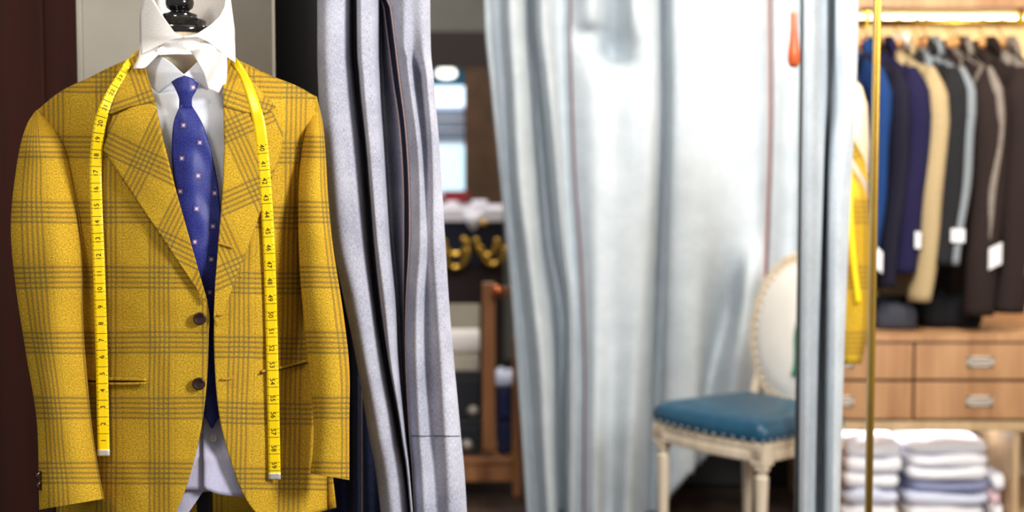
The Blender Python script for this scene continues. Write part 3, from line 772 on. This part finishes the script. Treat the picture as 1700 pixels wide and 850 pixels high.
def ring_mesh(bm, rows, cap_top=True, cap_bot=True):
    rings = [[bm.verts.new(p) for p in r] for r in rows]; n = len(rings[0])
    for a, e in zip(rings, rings[1:]):
        for i in range(n): bm.faces.new((a[i], a[(i+1) % n], e[(i+1) % n], e[i]))
    if cap_bot: bm.faces.new(list(reversed(rings[0])))
    if cap_top: bm.faces.new(rings[-1])
b = bmesh.new(); q = quad_outline(0.006)
ring_mesh(b, [[(x*s, y*s, z) for x, y in q] for s, z in ((.99, .392), (1, .398), (1, .418), (.985, .422), (.985, .428), (1, .432), (1, .45), (.99, .456))])
bm_obj('seat_rail', b, WD, ch, bevel=0.001)
b = bmesh.new(); q = quad_outline(0.0)
ring_mesh(b, [[(x*s, y*s, z) for x, y in q] for s, z in ((.985, .452), (1.0, .458), (1.01, .475), (1.0, .492), (.96, .506), (.86, .519), (.65, .53), (.35, .536), (.1, .538))])
bm_obj('seat_cushion', b, M['leather'], ch, smooth=True)
def nails(name, pts, rad, m):
    b = bmesh.new(); bmesh.ops.create_icosphere(b, subdivisions=2, radius=rad)
    first = bm_obj(name, b, m, ch, smooth=True)
    for i, p in enumerate(pts):
        o = first if i == 0 else first.copy()
        if i: COL.objects.link(o)
        o.location = p
nails('nailhead', [(x*1.008, y*1.008, .459) for x, y in quad_outline(0.0, 13)], .0066, plain('antique_nickel', (150, 150, 148), .35, .8))
tilt = Matrix.Translation((0, .235, .50)) @ Matrix.Rotation(-0.16, 4, 'X')
def oval(bm, a0, b0, prof, n=64, zc=.235):
    rings = []
    for i in range(n):
        t = 2*PI*i/n; ring = []
        for (dr, dy) in prof: ring.append(bm.verts.new(tilt @ Vector(((a0+dr)*math.cos(t), dy, zc+(b0+dr)*math.sin(t)))))
        rings.append(ring)
    m = len(prof)
    for i in range(n):
        a, e = rings[i], rings[(i+1) % n]
        for k in range(m): bm.faces.new((a[k], a[(k+1) % m], e[(k+1) % m], e[k]))
    bmesh.ops.recalc_face_normals(bm, faces=bm.faces)
b = bmesh.new(); oval(b, .205, .235, [(-.012, -.018), (0, -.024), (.010, -.018), (.016, -.022), (.024, -.014), (.024, .016), (-.012, .016)])
bm_obj('back_frame', b, WD, ch, smooth=True)
b = bmesh.new(); n = 64
rows = []
for s, dy in ((1.0, .0), (1.0, -.018), (.93, -.030), (.75, -.040), (.45, -.046), (.1, -.048)):
    rows.append([tilt @ Vector((.196*s*math.cos(2*PI*i/n), dy, .235+.226*s*math.sin(2*PI*i/n))) for i in range(n)])
ring_mesh(b, rows); bm_obj('back_cushion', b, M['whiteleather'], ch, smooth=True)
nails('back_nailhead', [tilt @ Vector((.19*math.cos(2*PI*i/44), -.026, .235+.22*math.sin(2*PI*i/44))) for i in range(44)], .0075, M['limed'])
for s in (-1, 1):
    b = bmesh.new(); tube(b, [(s*.19, .22, .43), (s*.185, .235, .50), tilt @ Vector((s*.165, 0, .09))], .021, 12); bm_obj('back_post', b, WD, ch, smooth=True)
# green ribbon over the oval back
b = bmesh.new()
rows = []
for i in range(14):
    z = .09+.22*i/13; rows.append([tilt @ Vector((.035+s*.016+.006*math.sin(i*.6), -.0475-.004*math.cos(s*2), z)) for s in (-1, -.3, .3, 1)])
me = grid_mesh('ribbon', rows); b.free()
grn = plain('green_silk', (30, 150, 96), 0.5)
o = link('ribbon', me, grn, None); solid(o, 0.002); o.matrix_world = worldmat(ch)
tag(o, 'green ribbon lying on the white oval chair back', 'ribbon')

# ---------------------------------------------------------------- second mustard jacket, side-on: stands in for the first one's mirror reflection
f2x = xat(1388, 3.95)
df = thing('dress_form', (f2x, 3.95, 0), 'white covered bust added to carry the reflected jacket, mostly hidden by the narrow curtain', 'dress form')
ell_loft('bust', [(1388, 118, .03, .03, 3.95), (1389, 128, .042, .05, 3.95), (1390, 145, .062, .10, 3.95), (1390, 175, .073, .15, 3.95), (1390, 240, .078, .16, 3.95), (1390, 560, .066, .12, 3.95)], M['linen'], df)
b = bmesh.new(); tube(b, [(f2x, 3.95, .02), (f2x, 3.95, .9)], .014, 12); bm_obj('pole', b, M['black'], df, local=False, smooth=True)
b = bmesh.new(); lathe(b, [(.08, 0), (.08, .012), (.02, .03)], (f2x, 3.95, 0)); bm_obj('base', b, M['black'], df, local=False, smooth=True)
j2 = thing('tailored_jacket', (f2x, 3.95, 0), 'mustard check jacket edge glimpsed between narrow curtain and brass post', 'jacket')
tube_px('jacket_body', [(1336, 190), (1332, 300), (1336, 430), (1338, 600)], [(1420, 232), (1441, 300), (1440, 430), (1432, 590)], fl([(0, 3.95), (1, 3.95)]), fl([(0, .16), (.3, .19), (1, .17)]), TW, j2, 40, 30)
tube_px('sleeve', [(1392, 290), (1388, 350), (1388, 450), (1392, 560), (1398, 605)], [(1410, 270), (1440, 330), (1444, 430), (1442, 540), (1430, 604)], fl([(0, 3.76), (1, 3.74)]), fl([(0, .01), (.2, .045), (1, .04)]), TW, j2, 40, 24, caps=True, uoff=.04)
patch('lapel', coons([(1405, 205), (1419, 232)], [(1440, 300), (1444, 304)], [(1405, 205), (1415, 260), (1440, 300)], [(1419, 232), (1434, 262), (1444, 304)], 8, 18, False), lambda x, y: 3.735, TW, j2, .006, rot=.5)
t2 = thing('tape_measure', (f2x, 3.7, 0), 'bright yellow tape hanging on the built reflection of the mustard jacket', 'tape measure')
strip('tape_band', [(1411, 285), (1412, 360), (1418, 440), (1426, 505)], 8, lambda x, y: 3.685, M['tape'], t2, .002)

# ---------------------------------------------------------------- wardrobe
FR, BK = 4.75, 5.50
x0, x1 = xat(1396, FR, 560), 3.0
CAR = thing('wardrobe', (x0, FR, 0), 'walnut wardrobe with open hanging space above two rows of drawers', 'wardrobe')
def wz(py, D=FR): return zat(py, D)
ztop = wz(558); zr1 = wz(632); zbot = wz(698); zsh = wz(716)
xm = xat(1517, FR, 600)
b = bmesh.new(); bx(b, x0, x1, FR-.01, BK, ztop-.018, ztop+.006); bm_obj('counter_board', b, M['walnut'], CAR, local=False, bevel=.002)
b = bmesh.new(); bx(b, x0, x1, FR, BK, zsh, zbot-.004); bm_obj('shelf', b, M['oak'], CAR, local=False, bevel=.002)
b = bmesh.new(); bx(b, x0, x1, FR, BK, .0, .05); bm_obj('plinth', b, M['oak'], CAR, local=False, bevel=.002)
b = bmesh.new(); bx(b, x0, x1, BK-.015, BK, .05, 2.3); bm_obj('back_panel', b, M['cream'], CAR, local=False)
b = bmesh.new(); bx(b, x0-.02, x0, FR, BK, 0, ztop); bm_obj('side_panel', b, M['walnut'], CAR, local=False)
b = bmesh.new(); xs = xat(1683, FR, 780); bx(b, xs, xs+.02, FR+.01, BK, .05, zsh); bm_obj('divider', b, M['oak'], CAR, local=False)
b = bmesh.new(); bx(b, x1, x1+.02, FR, BK, 0, 2.3); bm_obj('side_panel', b, M['walnut'], CAR, local=False)
b = bmesh.new(); zs = wz(12, 4.95); bx(b, x0-.02, x1, 4.95, BK, zs, zs+.035); bm_obj('top_shelf', b, M['walnut'], CAR, local=False, bevel=.002)
xs_ = [x0+.004, xm, xm+(xm-xat(1396, FR, 600))*1.95, xm+(xm-xat(1396, FR, 600))*3.9]
xs_ = [x0+.004, xm, xm+.46, xm+.92, x1-.004]
xs_[0] = xm-.46
def drawer(a, e, z0, z1):
    b = bmesh.new(); a2 = max(a, x0+.002); bx(b, a2+.004, e-.004, FR-.004, FR+.40, z0+.005, z1-.005); d = bm_obj('drawer', b, M['walnut'], CAR, local=False, bevel=.003)
    cx = (a+e)/2-.012; cz = (z0+z1)/2
    b = bmesh.new(); w, h = .044, .017
    bx(b, cx-w, cx+w, FR-.010, FR-.004, cz+h*.45, cz+h); bx(b, cx-w, cx+w, FR-.010, FR-.004, cz-h, cz-h*.45)
    bx(b, cx-w, cx-w+.014, FR-.010, FR-.004, cz-h, cz+h); bx(b, cx+w-.014, cx+w, FR-.010, FR-.004, cz-h, cz+h)
    bx(b, cx-w+.012, cx+w-.012, FR-.0125, FR-.009, cz-.004, cz+.004)
    bm_obj('handle', b, M['steel'], d, local=False, bevel=.002)
for a, e in zip(xs_, xs_[1:]):
    drawer(a, e, zr1, ztop-.02); drawer(a, e, zbot, zr1)
# LED strip under shelf
b = bmesh.new(); zl = wz(12, 4.95); bx(b, x0, x1, 5.26, 5.30, zl-.014, zl-.002)
led = bm_obj('glow_strip', b, emit('warm_led', (255, 232, 180), 26), CAR, local=False)
b = bmesh.new(); bx(b, x0+.02, xs-.02, FR+.20, FR+.23, zsh-.010, zsh-.001); bm_obj('glow_strip', b, emit('shirt_fill_glow', (240, 244, 255), 14), CAR, local=False)  # second strip is an added glow, put in to brighten the folded shirts
# rail
zrail = wz(38, 5.05)
rl = thing('clothes_rail', (x0, 5.05, zrail), 'brass clothes rail holding the row of suit hangers', 'rail')
b = bmesh.new(); tube(b, [(x0, 5.05, zrail), (x1, 5.05, zrail)], .014, 16); bm_obj('rail_tube', b, M['brass'], rl, local=False, smooth=True)
for px in (1440, 1694):
    x = xat(px, 5.05, 38); b = bmesh.new(); bx(b, x-.012, x+.012, 5.04, 5.06, zrail-.016, zs); bm_obj('bracket', b, M['brass'], rl, local=False, bevel=.003)

# hangers + jackets (local: width along X, thickness along Y, origin at neck on the rail)
M['hangerwood'] = wood('honey_hanger_wood', (196, 128, 66), (232, 176, 112), 8)
def make_hanger():
    t = thing('clothes_hanger', (0, 0, 0), 'x', 'hanger')
    b = bmesh.new()
    pts = [Vector((-.18, 0, -.195)), Vector((-.12, 0, -.155)), Vector((-.04, 0, -.095)), Vector((0, 0, -.076)), Vector((.04, 0, -.095)), Vector((.12, 0, -.155)), Vector((.18, 0, -.195))]
    pts = [Vector(p) for p in spline([tuple(p) for p in pts], 24)]
    tube(b, pts, lambda u: .009, 12)
    for v in b.verts: v.co.z -= .022
    bm_obj('hanger_arms', b, M['hangerwood'], t, smooth=True)
    b = bmesh.new(); lathe(b, [(.008, -.085), (.013, -.075), (.012, -.058), (.006, -.05)]); bm_obj('hanger_neck', b, M['hangerwood'], t, smooth=True)
    b = bmesh.new(); hp = [(0, 0, -.075), (0, 0, -.035), (0, -.018, -.022)]+[(0, -.018*math.cos(a), .018*math.sin(a)) for a in [0.2*i for i in range(0, 15)]]
    tube(b, hp, .0028, 8); bm_obj('hook', b, M['brass'], t, smooth=True)
    return t
def make_suit(name, mat, L=.80, tagp=None, shirt=None, wob=0, tk=.7):
    t = thing(name, (0, 0, 0), 'x', 'jacket')
    def sh(u): return -.080-.105*abs(u)**1.15     # shoulder line
    # body
    G = []; n = 40
    for j in range(26):
        v = j/25; row = []
        for i in range(n):
            a = 2*PI*i/n; cx = math.cos(a); sy = math.sin(a)
            cx = math.copysign(abs(cx)**.8, cx)
            w = .19+.0*v; x = w*cx
            th = (.03+.014*math.sin(PI*min(1, v*1.2)))*(.55+.45*min(1, v*7))
            zt = sh(x/.2)
            z = zt+(-L-zt)*(v**1.1) - .02*v*(1-abs(cx))
            y = th*sy*(1+.22*math.sin(7*cx+wob+3*v)*v)
            row.append(Vector((x, y, z)))
        G.append(row)
    o = link('jacket_body', grid_mesh('jb', G, closed=True, caps=True), mat, t, local=True)
    for s in (-1, 1):
        G = []
        for j in range(30):
            v = j/29; r = min(1, .25+v*8)*(.062-.014*v); cx = s*(.205+.028*min(1, v*5)-.012*v); cy = -.01-.04*v*v
            z0_ = -.163-.028*min(1, v*5)-(L*.95-.13)*v
            G.append([Vector((cx+r*1.0*math.cos(2*PI*i/24)*(1), cy+r*tk*math.sin(2*PI*i/24)+.004*math.sin(11*v+wob), z0_+ .02*min(1, (1-v)*4)*0 - s*.0*math.cos(2*PI*i/24))) for i in range(24)])
        sl = link('sleeve', grid_mesh('sl', G, closed=True, caps=True), mat, t, local=True)
    # collar at the neck
    G = []
    for i in range(17):
        a = PI*i/16*1.0; 
        G.append([Vector((.062*math.cos(a)+0, .040*math.sin(a)*1-.01, -.075+.03*math.sin(a))), Vector((.080*math.cos(a), .052*math.sin(a)-.012, -.085+.012*math.sin(a))), Vector((.092*math.cos(a), .060*math.sin(a)-.014, -.120+.006*math.sin(a)))])
    solid(link('jacket_collar', grid_mesh('jc', G), mat, t, local=True), .005)
    for s in (-1, 1):
        g_ = [[Vector((s*(.075-.03*v), -.058-.012*math.sin(PI*v)-.02*v, -.10-.30*v)), Vector((s*(.11-.06*v+.02*math.sin(PI*v)), -.052-.018*v, -.13-.27*v))] for v in [k/10 for k in range(11)]]
        solid(link('lapel', grid_mesh('lp', g_), mat, t, local=True), .006)
    if shirt:
        G = [[Vector((.055*math.cos(PI*i/12), .034*math.sin(PI*i/12)*k-.01, -.07+.03*math.sin(PI*i/12)+dz)) for k, dz in ((1, .012), (1.05, -.03))] for i in range(13)]
        solid(link('shirt_collar', grid_mesh('sc', G), shirt, t, local=True), .003)
    if tagp:
        z, w, h, rr = tagp
        b = bmesh.new(); bx(b, .281, .284, -.035-w/2, -.035+w/2, z-h, z)
        for v in b.verts: v.co.z -= (v.co.y+.035)*rr
        bm_obj('paper_tag', b, M['tagpaper'], t, bevel=.001)
    return t
M['tagpaper'] = plain('white_tag_paper', (240, 240, 246), 0.7, 0, 0.02)
def cloth(n, d, l): return fabric(n, d, l, 260, True, 0.92, 400, 60, 0.3)
CL = {'navy': cloth('navy_wool', (24, 26, 52), (34, 36, 66)), 'blue': cloth('royal_blue_wool', (20, 48, 96), (32, 66, 122)), 'ink': cloth('ink_navy_wool', (22, 21, 34), (34, 32, 48)),
      'purple': cloth('purple_navy_wool', (24, 21, 50), (36, 32, 68)), 'beige': cloth('beige_wool', (160, 138, 100), (188, 168, 130)), 'char': cloth('charcoal_wool', (28, 28, 30), (40, 40, 43)),
      'grey': cloth('pale_grey_wool', (110, 118, 124), (146, 152, 158)), 'brown': cloth('dark_brown_wool', (36, 27, 25), (50, 39, 37)), 'tweedg': cloth('grey_brown_tweed', (92, 80, 74), (160, 150, 140)), 'black': cloth('black_wool', (18, 18, 22), (28, 28, 32))}
# (shoulder px of near shoulder, colour, length, angle, tag, label)
suits = [
 (1428, 'navy', .82, -.20, None, 'navy suit jacket half hidden left of the brass post'),
 (1476, 'blue', .88, -.06, (-.76, .04, .07, .9), 'bright royal blue suit jacket just right of the brass post'),
 (1510, 'ink', .88, .10, None, 'ink dark navy jacket squeezed between royal blue and purple navy jackets'),
 (1540, 'purple', .83, .16, (-.71, .022, .055, .1), 'purple toned navy suit jacket left of the beige jacket'),
 (1570, 'beige', .93, .14, None, 'beige wool jacket, the only sand coloured one on the rail'),
 (1606, 'char', .80, .18, (-.70, .056, .045, .05), 'charcoal jacket with square white sleeve tag, right of the beige jacket'),
 (1618, 'grey', .80, .14, None, 'pale grey jacket showing as a sliver behind the charcoal jacket'),
 (1668, 'brown', .98, .22, (-.755, .055, .072, -.35), 'dark brown jacket with tilted white sleeve tag'),
 (1666, 'tweedg', .78, .10, None, 'grey slate jacket showing as a sliver behind the tagged brown jacket'),
 (1722, 'brown', .97, .20, None, 'plain dark brown jacket at the right edge of the frame'),
 (1752, 'tweedg', .84, .16, None, 'speckled grey tweed jacket shoulder at the right frame edge')]
h0 = make_hanger(); first = True
for i, (px, c, L, ang, tg, lab) in enumerate(suits):
    # near shoulder sits .26 in front of the neck, turned by ang
    ang += .20; r = .262; Dn = 5.05-r*math.cos(ang)
    xw = xat(px, Dn, 150)-r*math.sin(ang)-.006
    t = make_suit('suit_jacket', CL[c], L, tg, M['white'] if c in ('beige',) else None, i*1.3, [.6, .6, .5, .8, .7, 1.0, .5, 1.1, .4, 1.1, .9][i])
    t.location = (xw, 5.05, zrail); t.rotation_euler = (0, 0, -PI/2+ang)
    t['label'] = lab; t['group'] = 'suit jackets hanging on the brass rail'
    h = h0 if first else copy_tree(h0); first = False
    h.location = (xw, 5.05, zrail); h.rotation_euler = (0, 0, -PI/2+ang)
    h['label'] = 'honey wooden hanger carrying the '+lab.split(',')[0].replace(' just right', ' right'); h['group'] = 'wooden hangers on the brass rail'
    h['label'] = ' '.join(h['label'].split()[:16])

# ---------------------------------------------------------------- folded shirts in the bottom shelf
def folded(name, xc, yc, z, w, d, h, mat, lab, grp, rz=0, seed=0):
    G = []; n = 48
    for j, (s, zz) in enumerate(((.55, 0.02), (.93, .0), (1.0, .25), (1.0, .6), (.96, .85), (.86, 1.0), (.6, 1.06), (.25, 1.05), (.02, 1.04))):
        row = []
        for i in range(n):
            a = 2*PI*i/n; cx = math.cos(a); sy = math.sin(a)
            cx = math.copysign(abs(cx)**.35, cx); sy = math.copysign(abs(sy)**.35, sy)
            wv = noise.noise(Vector((cx*2+seed*3.1, sy*2, seed)))
            row.append(Vector((xc+w/2*s*cx*(1+.05*wv), yc+d/2*s*sy*(1+.05*wv), z+h*zz*(1+.25*wv*(zz > .3))+.006*math.sin(3*cx+seed)*(zz > .3))))
        G.append(row)
    o = link(name, grid_mesh('folded', G, closed=True, caps=True), mat, None)
    tag(o, lab, 'shirt', grp)
    return o
sm = {'w': fabric('white_folded', (232, 234, 246), (250, 250, 255), 300, False, .8, bump=.1), 'b': fabric('pale_blue_folded', (196, 204, 232), (226, 232, 248), 300, False, .8, bump=.1),
      'l': fabric('blue_grey_folded', (120, 128, 168), (166, 174, 208), 300, False, .8, bump=.1), 'p': fabric('pink_folded', (226, 190, 200), (244, 220, 226), 300, False, .8, bump=.1)}
pos = ['bottom', 'second from the bottom', 'third from the bottom', 'fourth from the bottom', 'fifth from the bottom', 'topmost', 'topmost']
cn = {'w': 'white', 'b': 'pale blue', 'l': 'grey blue', 'p': 'pale pink'}
for (pa, pb_, cols, hs, nm) in ((1396, 1506, 'wbwww', [.055]*5, 'left pile by the brass post'), (1508, 1656, 'wblwww', [.0455]*6, 'middle pile in the lowest shelf'), (1648, 1690, 'wpw', [.05]*3, 'short pile at the right')):
    z = .052; xa = xat(pa, FR+.02, 780)+.01; xb = xat(pb_, FR+.02, 780)
    if pa == 1648: xa += .0; xb = xs-.012
    for k, (c, h) in enumerate(zip(cols, hs)):
        hh = h*random.uniform(.9, 1.0)
        word = 'topmost' if k == len(cols)-1 else pos[k]
        folded('folded_shirt', (xa+xb)/2+random.uniform(-.006, .006), FR+.02+.17+random.uniform(0, .02), z, (xb-xa)*random.uniform(.93, .99), .30, hh*.9, sm[c], 'folded %s shirt, %s in the %s' % (cn[c], word, nm), 'folded shirts in the bottom shelf', 0, k+pa*.01)
        z += hh*1.02

# ---------------------------------------------------------------- shop beyond, between the curtains
def wbox(name, px0, px1, py0, py1, D, depth, mat, lab=None, cat=None, grp=None, bevel=.004, parent=None, kind=None):
    a = P(px0, py1, D); c = P(px1, py0, D); b = bmesh.new(); bx(b, a.x, c.x, D, D+depth, a.z, c.z)
    o = bm_obj(name, b, mat, parent, local=False, bevel=bevel)
    if lab: tag(o, lab, cat, grp)
    if kind: o['kind'] = kind
    return o
M['brownwall'] = plain('brown_brick', (86, 62, 42), .8, 0, .25, 9)
M['beam'] = plain('dark_brown_beam', (44, 30, 28), .7)
M['teal'] = plain('teal_fascia', (16, 120, 158), .6)
M['red'] = plain('dark_red_card', (130, 14, 26), .6)
M['navycloth'] = plain('navy_display_cloth', (30, 34, 56), .8)
M['boxblack'] = plain('black_card_box', (26, 28, 34), .5)
M['beigebox'] = plain('beige_card', (184, 176, 158), .7)
M['paper'] = plain('white_paper', (238, 236, 246), .7, 0, .02)
wbox('trim_3', 640, 900, 52, 112, 8.3, .2, M['beam'], kind='structure')
wbox('wall_far_pillar', 772, 835, 112, 640, 8.2, .3, M['brownwall'], kind='structure')
bpy.data.objects['wall_far_pillar'].name = 'wall_pillar'
wn = thing('display_window', P(745, 330, 8.6), 'bright blurred shop window with pale blue panes in the distance', 'window')
wbox('fascia', 690, 790, 113, 142, 8.55, .05, M['teal'], parent=wn)
wbox('window_frame', 690, 800, 140, 330, 8.62, .04, M['paper'], parent=wn)
wbox('pane', 716, 776, 142, 176, 8.60, .015, emit('daylit_pane', (215, 232, 250), 2.0), parent=wn)
wbox('pane', 716, 784, 182, 232, 8.60, .015, plain('blue_grey_glass', (150, 168, 194), .2), parent=wn)
wbox('pane', 716, 788, 242, 316, 8.60, .015, emit('daylit_cyan_pane', (190, 224, 236), 1.3), parent=wn)
wbox('shutter_slat', 722, 782, 196, 200, 8.59, .012, M['paper'], parent=wn)
wbox('shutter_slat', 722, 782, 214, 217, 8.59, .012, M['paper'], parent=wn)
o = None
b = bmesh.new(); c = P(741, 122, 8.45); lathe(b, [(.02, .05), (.045, .03), (.06, 0), (.05, -.02), (.01, -.03)], c)
o = bm_obj('wall_lamp', b, emit('lamp_glow', (255, 252, 240), 3), smooth=True); tag(o, 'small round glowing lamp on the teal fascia', 'lamp')
# counter
ct = thing('counter', P(785, 500, 7.0), 'dark counter with a white cloth top behind the low shelf', 'counter')
zc_ = zat(346, 7.0)
cl0 = xat(690, 7.0); cl1 = xat(836, 7.0)
b = bmesh.new(); bx(b, cl0, cl1, 6.98, 7.62, zc_-.03, zc_); bm_obj('counter_top', b, M['paper'], ct, local=False, bevel=.006)
b = bmesh.new(); bx(b, cl0, cl1, 7.02, 7.6, 0, zc_-.03); bm_obj('counter_body', b, M['beam'], ct, local=False)
b = bmesh.new(); bx(b, cl0, cl1, 7.00, 7.02, zat(440, 7), zc_-.03); bm_obj('navy_front', b, M['navycloth'], ct, local=False)
b = bmesh.new(); bx(b, cl0, cl1, 6.97, 6.985, zat(368, 6.97), zc_-.002); bm_obj('cloth_overhang', b, M['paper'], ct, local=False, bevel=.004)
# hanging cloth corner
tri = [[P(770, 352, 6.97), P(770, 360, 6.97)], [P(778, 352, 6.96), P(778, 376, 6.96)], [P(786, 352, 6.965), P(786, 384, 6.965)], [P(796, 352, 6.96), P(796, 372, 6.96)], [P(804, 352, 6.97), P(804, 358, 6.97)]]
solid(link('cloth_corner', grid_mesh('cc', tri), M['paper'], ct), .003)
wbox('gift_box', 736, 778, 318, 336, 7.2, .15, M['red'], 'dark red flat box on the white counter top', 'box')
for k, (px, py, w) in enumerate(((750, 338, 20), (795, 337, 26))):
    wbox('paper_stack', px-w/2, px+w/2, py-3, py+6, 7.1, .22, M['paper'], ['small white paper stack left on the distant counter', 'wider white paper stack right on the distant counter'][k], 'paper')
for k, (px, py, rx, ry) in enumerate(((757, 402, 19, 22), (757, 418, 19, 28), (808, 400, 17, 26), (818, 414, 19, 26))):
    b = bmesh.new(); pts = [P(px+rx*math.cos(a), py+ry*math.sin(a)*0.95, 6.94) for a in [-.2+PI*1.13*i/24 for i in range(25)]]
    tube(b, pts, .016, 10); o = bm_obj('brass_loop', b, M['brass'], smooth=True)
    tag(o, ['upper left curved gold loop hanging on the dark counter front', 'lower left curved gold loop hanging on the dark counter front', 'upper right curved gold loop by the cubicle curtain', 'lower right curved gold loop by the cubicle curtain'][k], 'loop', 'gold loops on the counter front')
for k, (px, py) in enumerate(((803, 371), (770, 398), (795, 411))):
    b = bmesh.new(); c = P(px, py, 6.96); bmesh.ops.create_uvsphere(b, u_segments=16, v_segments=10, radius=.018)
    for v in b.verts: v.co += c
    bm_obj('brass_knob', b, M['brass'], ct, local=False, smooth=True)
# low rack
DR = 5.35
rk = thing('shelf_rack', P(810, 850, DR), 'low brown wooden rack holding black boxes behind the curtains', 'rack')
def rbox(nm, px0, px1, py0, py1, dd, m, D=DR): return wbox(nm, px0, px1, py0, py1, D, dd, m, parent=rk)
rbox('post', 801, 822, 470, 748, .05, M['rackwood'])
rbox('post', 851, 866, 560, 862, .06, M['rackwood'])
rbox('post', 700, 716, 470, 862, .05, M['rackwood'])
rbox('bottom_board', 700, 851, 768, 800, .045, M['rackwood'])
b = bmesh.new(); a = P(700, 760, DR); c = P(851, 760, DR); bx(b, a.x, c.x, DR-.01, DR+.33, a.z-.022, a.z); bm_obj('shelf', b, M['rackwood'], rk, local=False, bevel=.003)
b = bmesh.new(); c = P(826, 484, DR-.03); bmesh.ops.create_uvsphere(b, u_segments=20, v_segments=12, radius=.024)
for v in b.verts: v.co += c
bm_obj('copper_knob', b, plain('copper', (206, 120, 72), .2, 1.0), rk, local=False, smooth=True)
rbox('crossbar', 801, 850, 476, 492, .02, M['rackwood'], DR+.02)
zs_ = P(0, 760, DR).z
def stack(px0, px1, pys, mats, names, labs, cats, D=DR+.05, dep=.26, grp=None):
    for (y0, y1), m, n_, l, c in zip(pys, mats, names, labs, cats):
        wbox(n_, px0, px1, y0, y1, D, dep, m, l, c, grp, .006)
yb = 425+ (0) # shelf top at distance DR+.05
def pyof(z, D):
    d = Vector((0, D, z-CAMZ)); b_ = (d.y*ST+d.z*CT)/(d.y*CT-d.z*ST); return 425-b_*F
by = pyof(zs_, DR+.05)
def knobbox(y0, y1, kx, ky, lab):
    a = P(718, y1, DR+.05); c = P(798, y0, DR+.05)
    t = thing('storage_box', ((a.x+c.x)/2, DR+.18, a.z), lab, 'box', 'black boxes on the low rack')
    b = bmesh.new(); bx(b, a.x, c.x, DR+.05, DR+.31, a.z, c.z-.03); bm_obj('box_body', b, M['boxblack'], t, local=False, bevel=.004)
    b = bmesh.new(); bx(b, a.x-.004, c.x+.004, DR+.046, DR+.314, c.z-.03, c.z-.002); bm_obj('lid', b, M['boxblack'], t, local=False, bevel=.004)
    b = bmesh.new(); q_ = P(kx, ky, DR+.05); lathe(b, [(.004, 0), (.02, .002), (.022, .006), (.012, .010), (.010, .014), (.004, .018)], q_, 20, Matrix.Rotation(PI/2, 4, 'X')); bm_obj('button_knob', b, M['steel'], t, local=False, smooth=True)
knobbox(696, by, 775, 738, 'lower black box with round steel button on the rack')
knobbox(616, 695.5, 785, 682, 'upper black box with round steel button on the rack')
wbox('paper_bundle', 722, 794, 592, 615.6, DR+.06, .2, M['beigebox'], 'flat pale beige carton lying on the upper black box', 'carton')
b = bmesh.new(); a = P(720, 568, DR+.12); c = P(796, 568, DR+.12); tube(b, [(a.x, DR+.14, a.z), (c.x, DR+.14, c.z)], .049, 24); o = bm_obj('cloth_roll', b, M['white'], smooth=True, bevel=.006)
tag(o, 'fat white cloth roll lying in front of the beige board', 'roll')
wbox('backing_board', 722, 796, 505, by, DR+.325, .012, M['beigebox'], 'upright beige board leaning behind the white roll', 'board')
wbox('folded_trousers', 825, 849, 700, by, DR+.05, .26, plain('navy_fold', (26, 32, 66), .9), 'lower navy folded garment right of the rack post', 'trousers', 'navy folded garments', .02)
wbox('folded_trousers', 825, 849, 645, 699.5, DR+.05, .26, plain('navy_fold2', (30, 38, 76), .9), 'upper navy folded garment under the white shirt', 'trousers', 'navy folded garments', .02)
fs = folded('folded_shirt', xat(837, DR+.15), DR+.17, zat(644.5, DR+.05)+.001, .072, .2, .045, sm['b'], 'small folded pale shirt on navy garments in the rack', None, 0, 3)

# dark heap on the counter below the suits
def heap(px0, px1, py0, D, dep, lab, mat, seed):
    a = xat(px0, D); c = xat(px1, D); z = ztop+.006; h = zat(py0, D)-z
    o = folded('folded_trousers', (a+c)/2, D+dep/2, z+.001, c-a, dep, h/1.06, mat, lab, 'dark garments on the wardrobe counter', 0, seed)
    o['category'] = 'trousers'
heap(1458, 1530, 505, 4.86, .25, 'slate dark folded trousers on the counter beside the brass post', fabric('slate_wool', (44, 46, 54), (72, 74, 84), 260, False), 2.2)
heap(1534, 1640, 488, 4.90, .3, 'black folded trousers heaped on the counter below the charcoal jacket', CL['black'], 4.4)
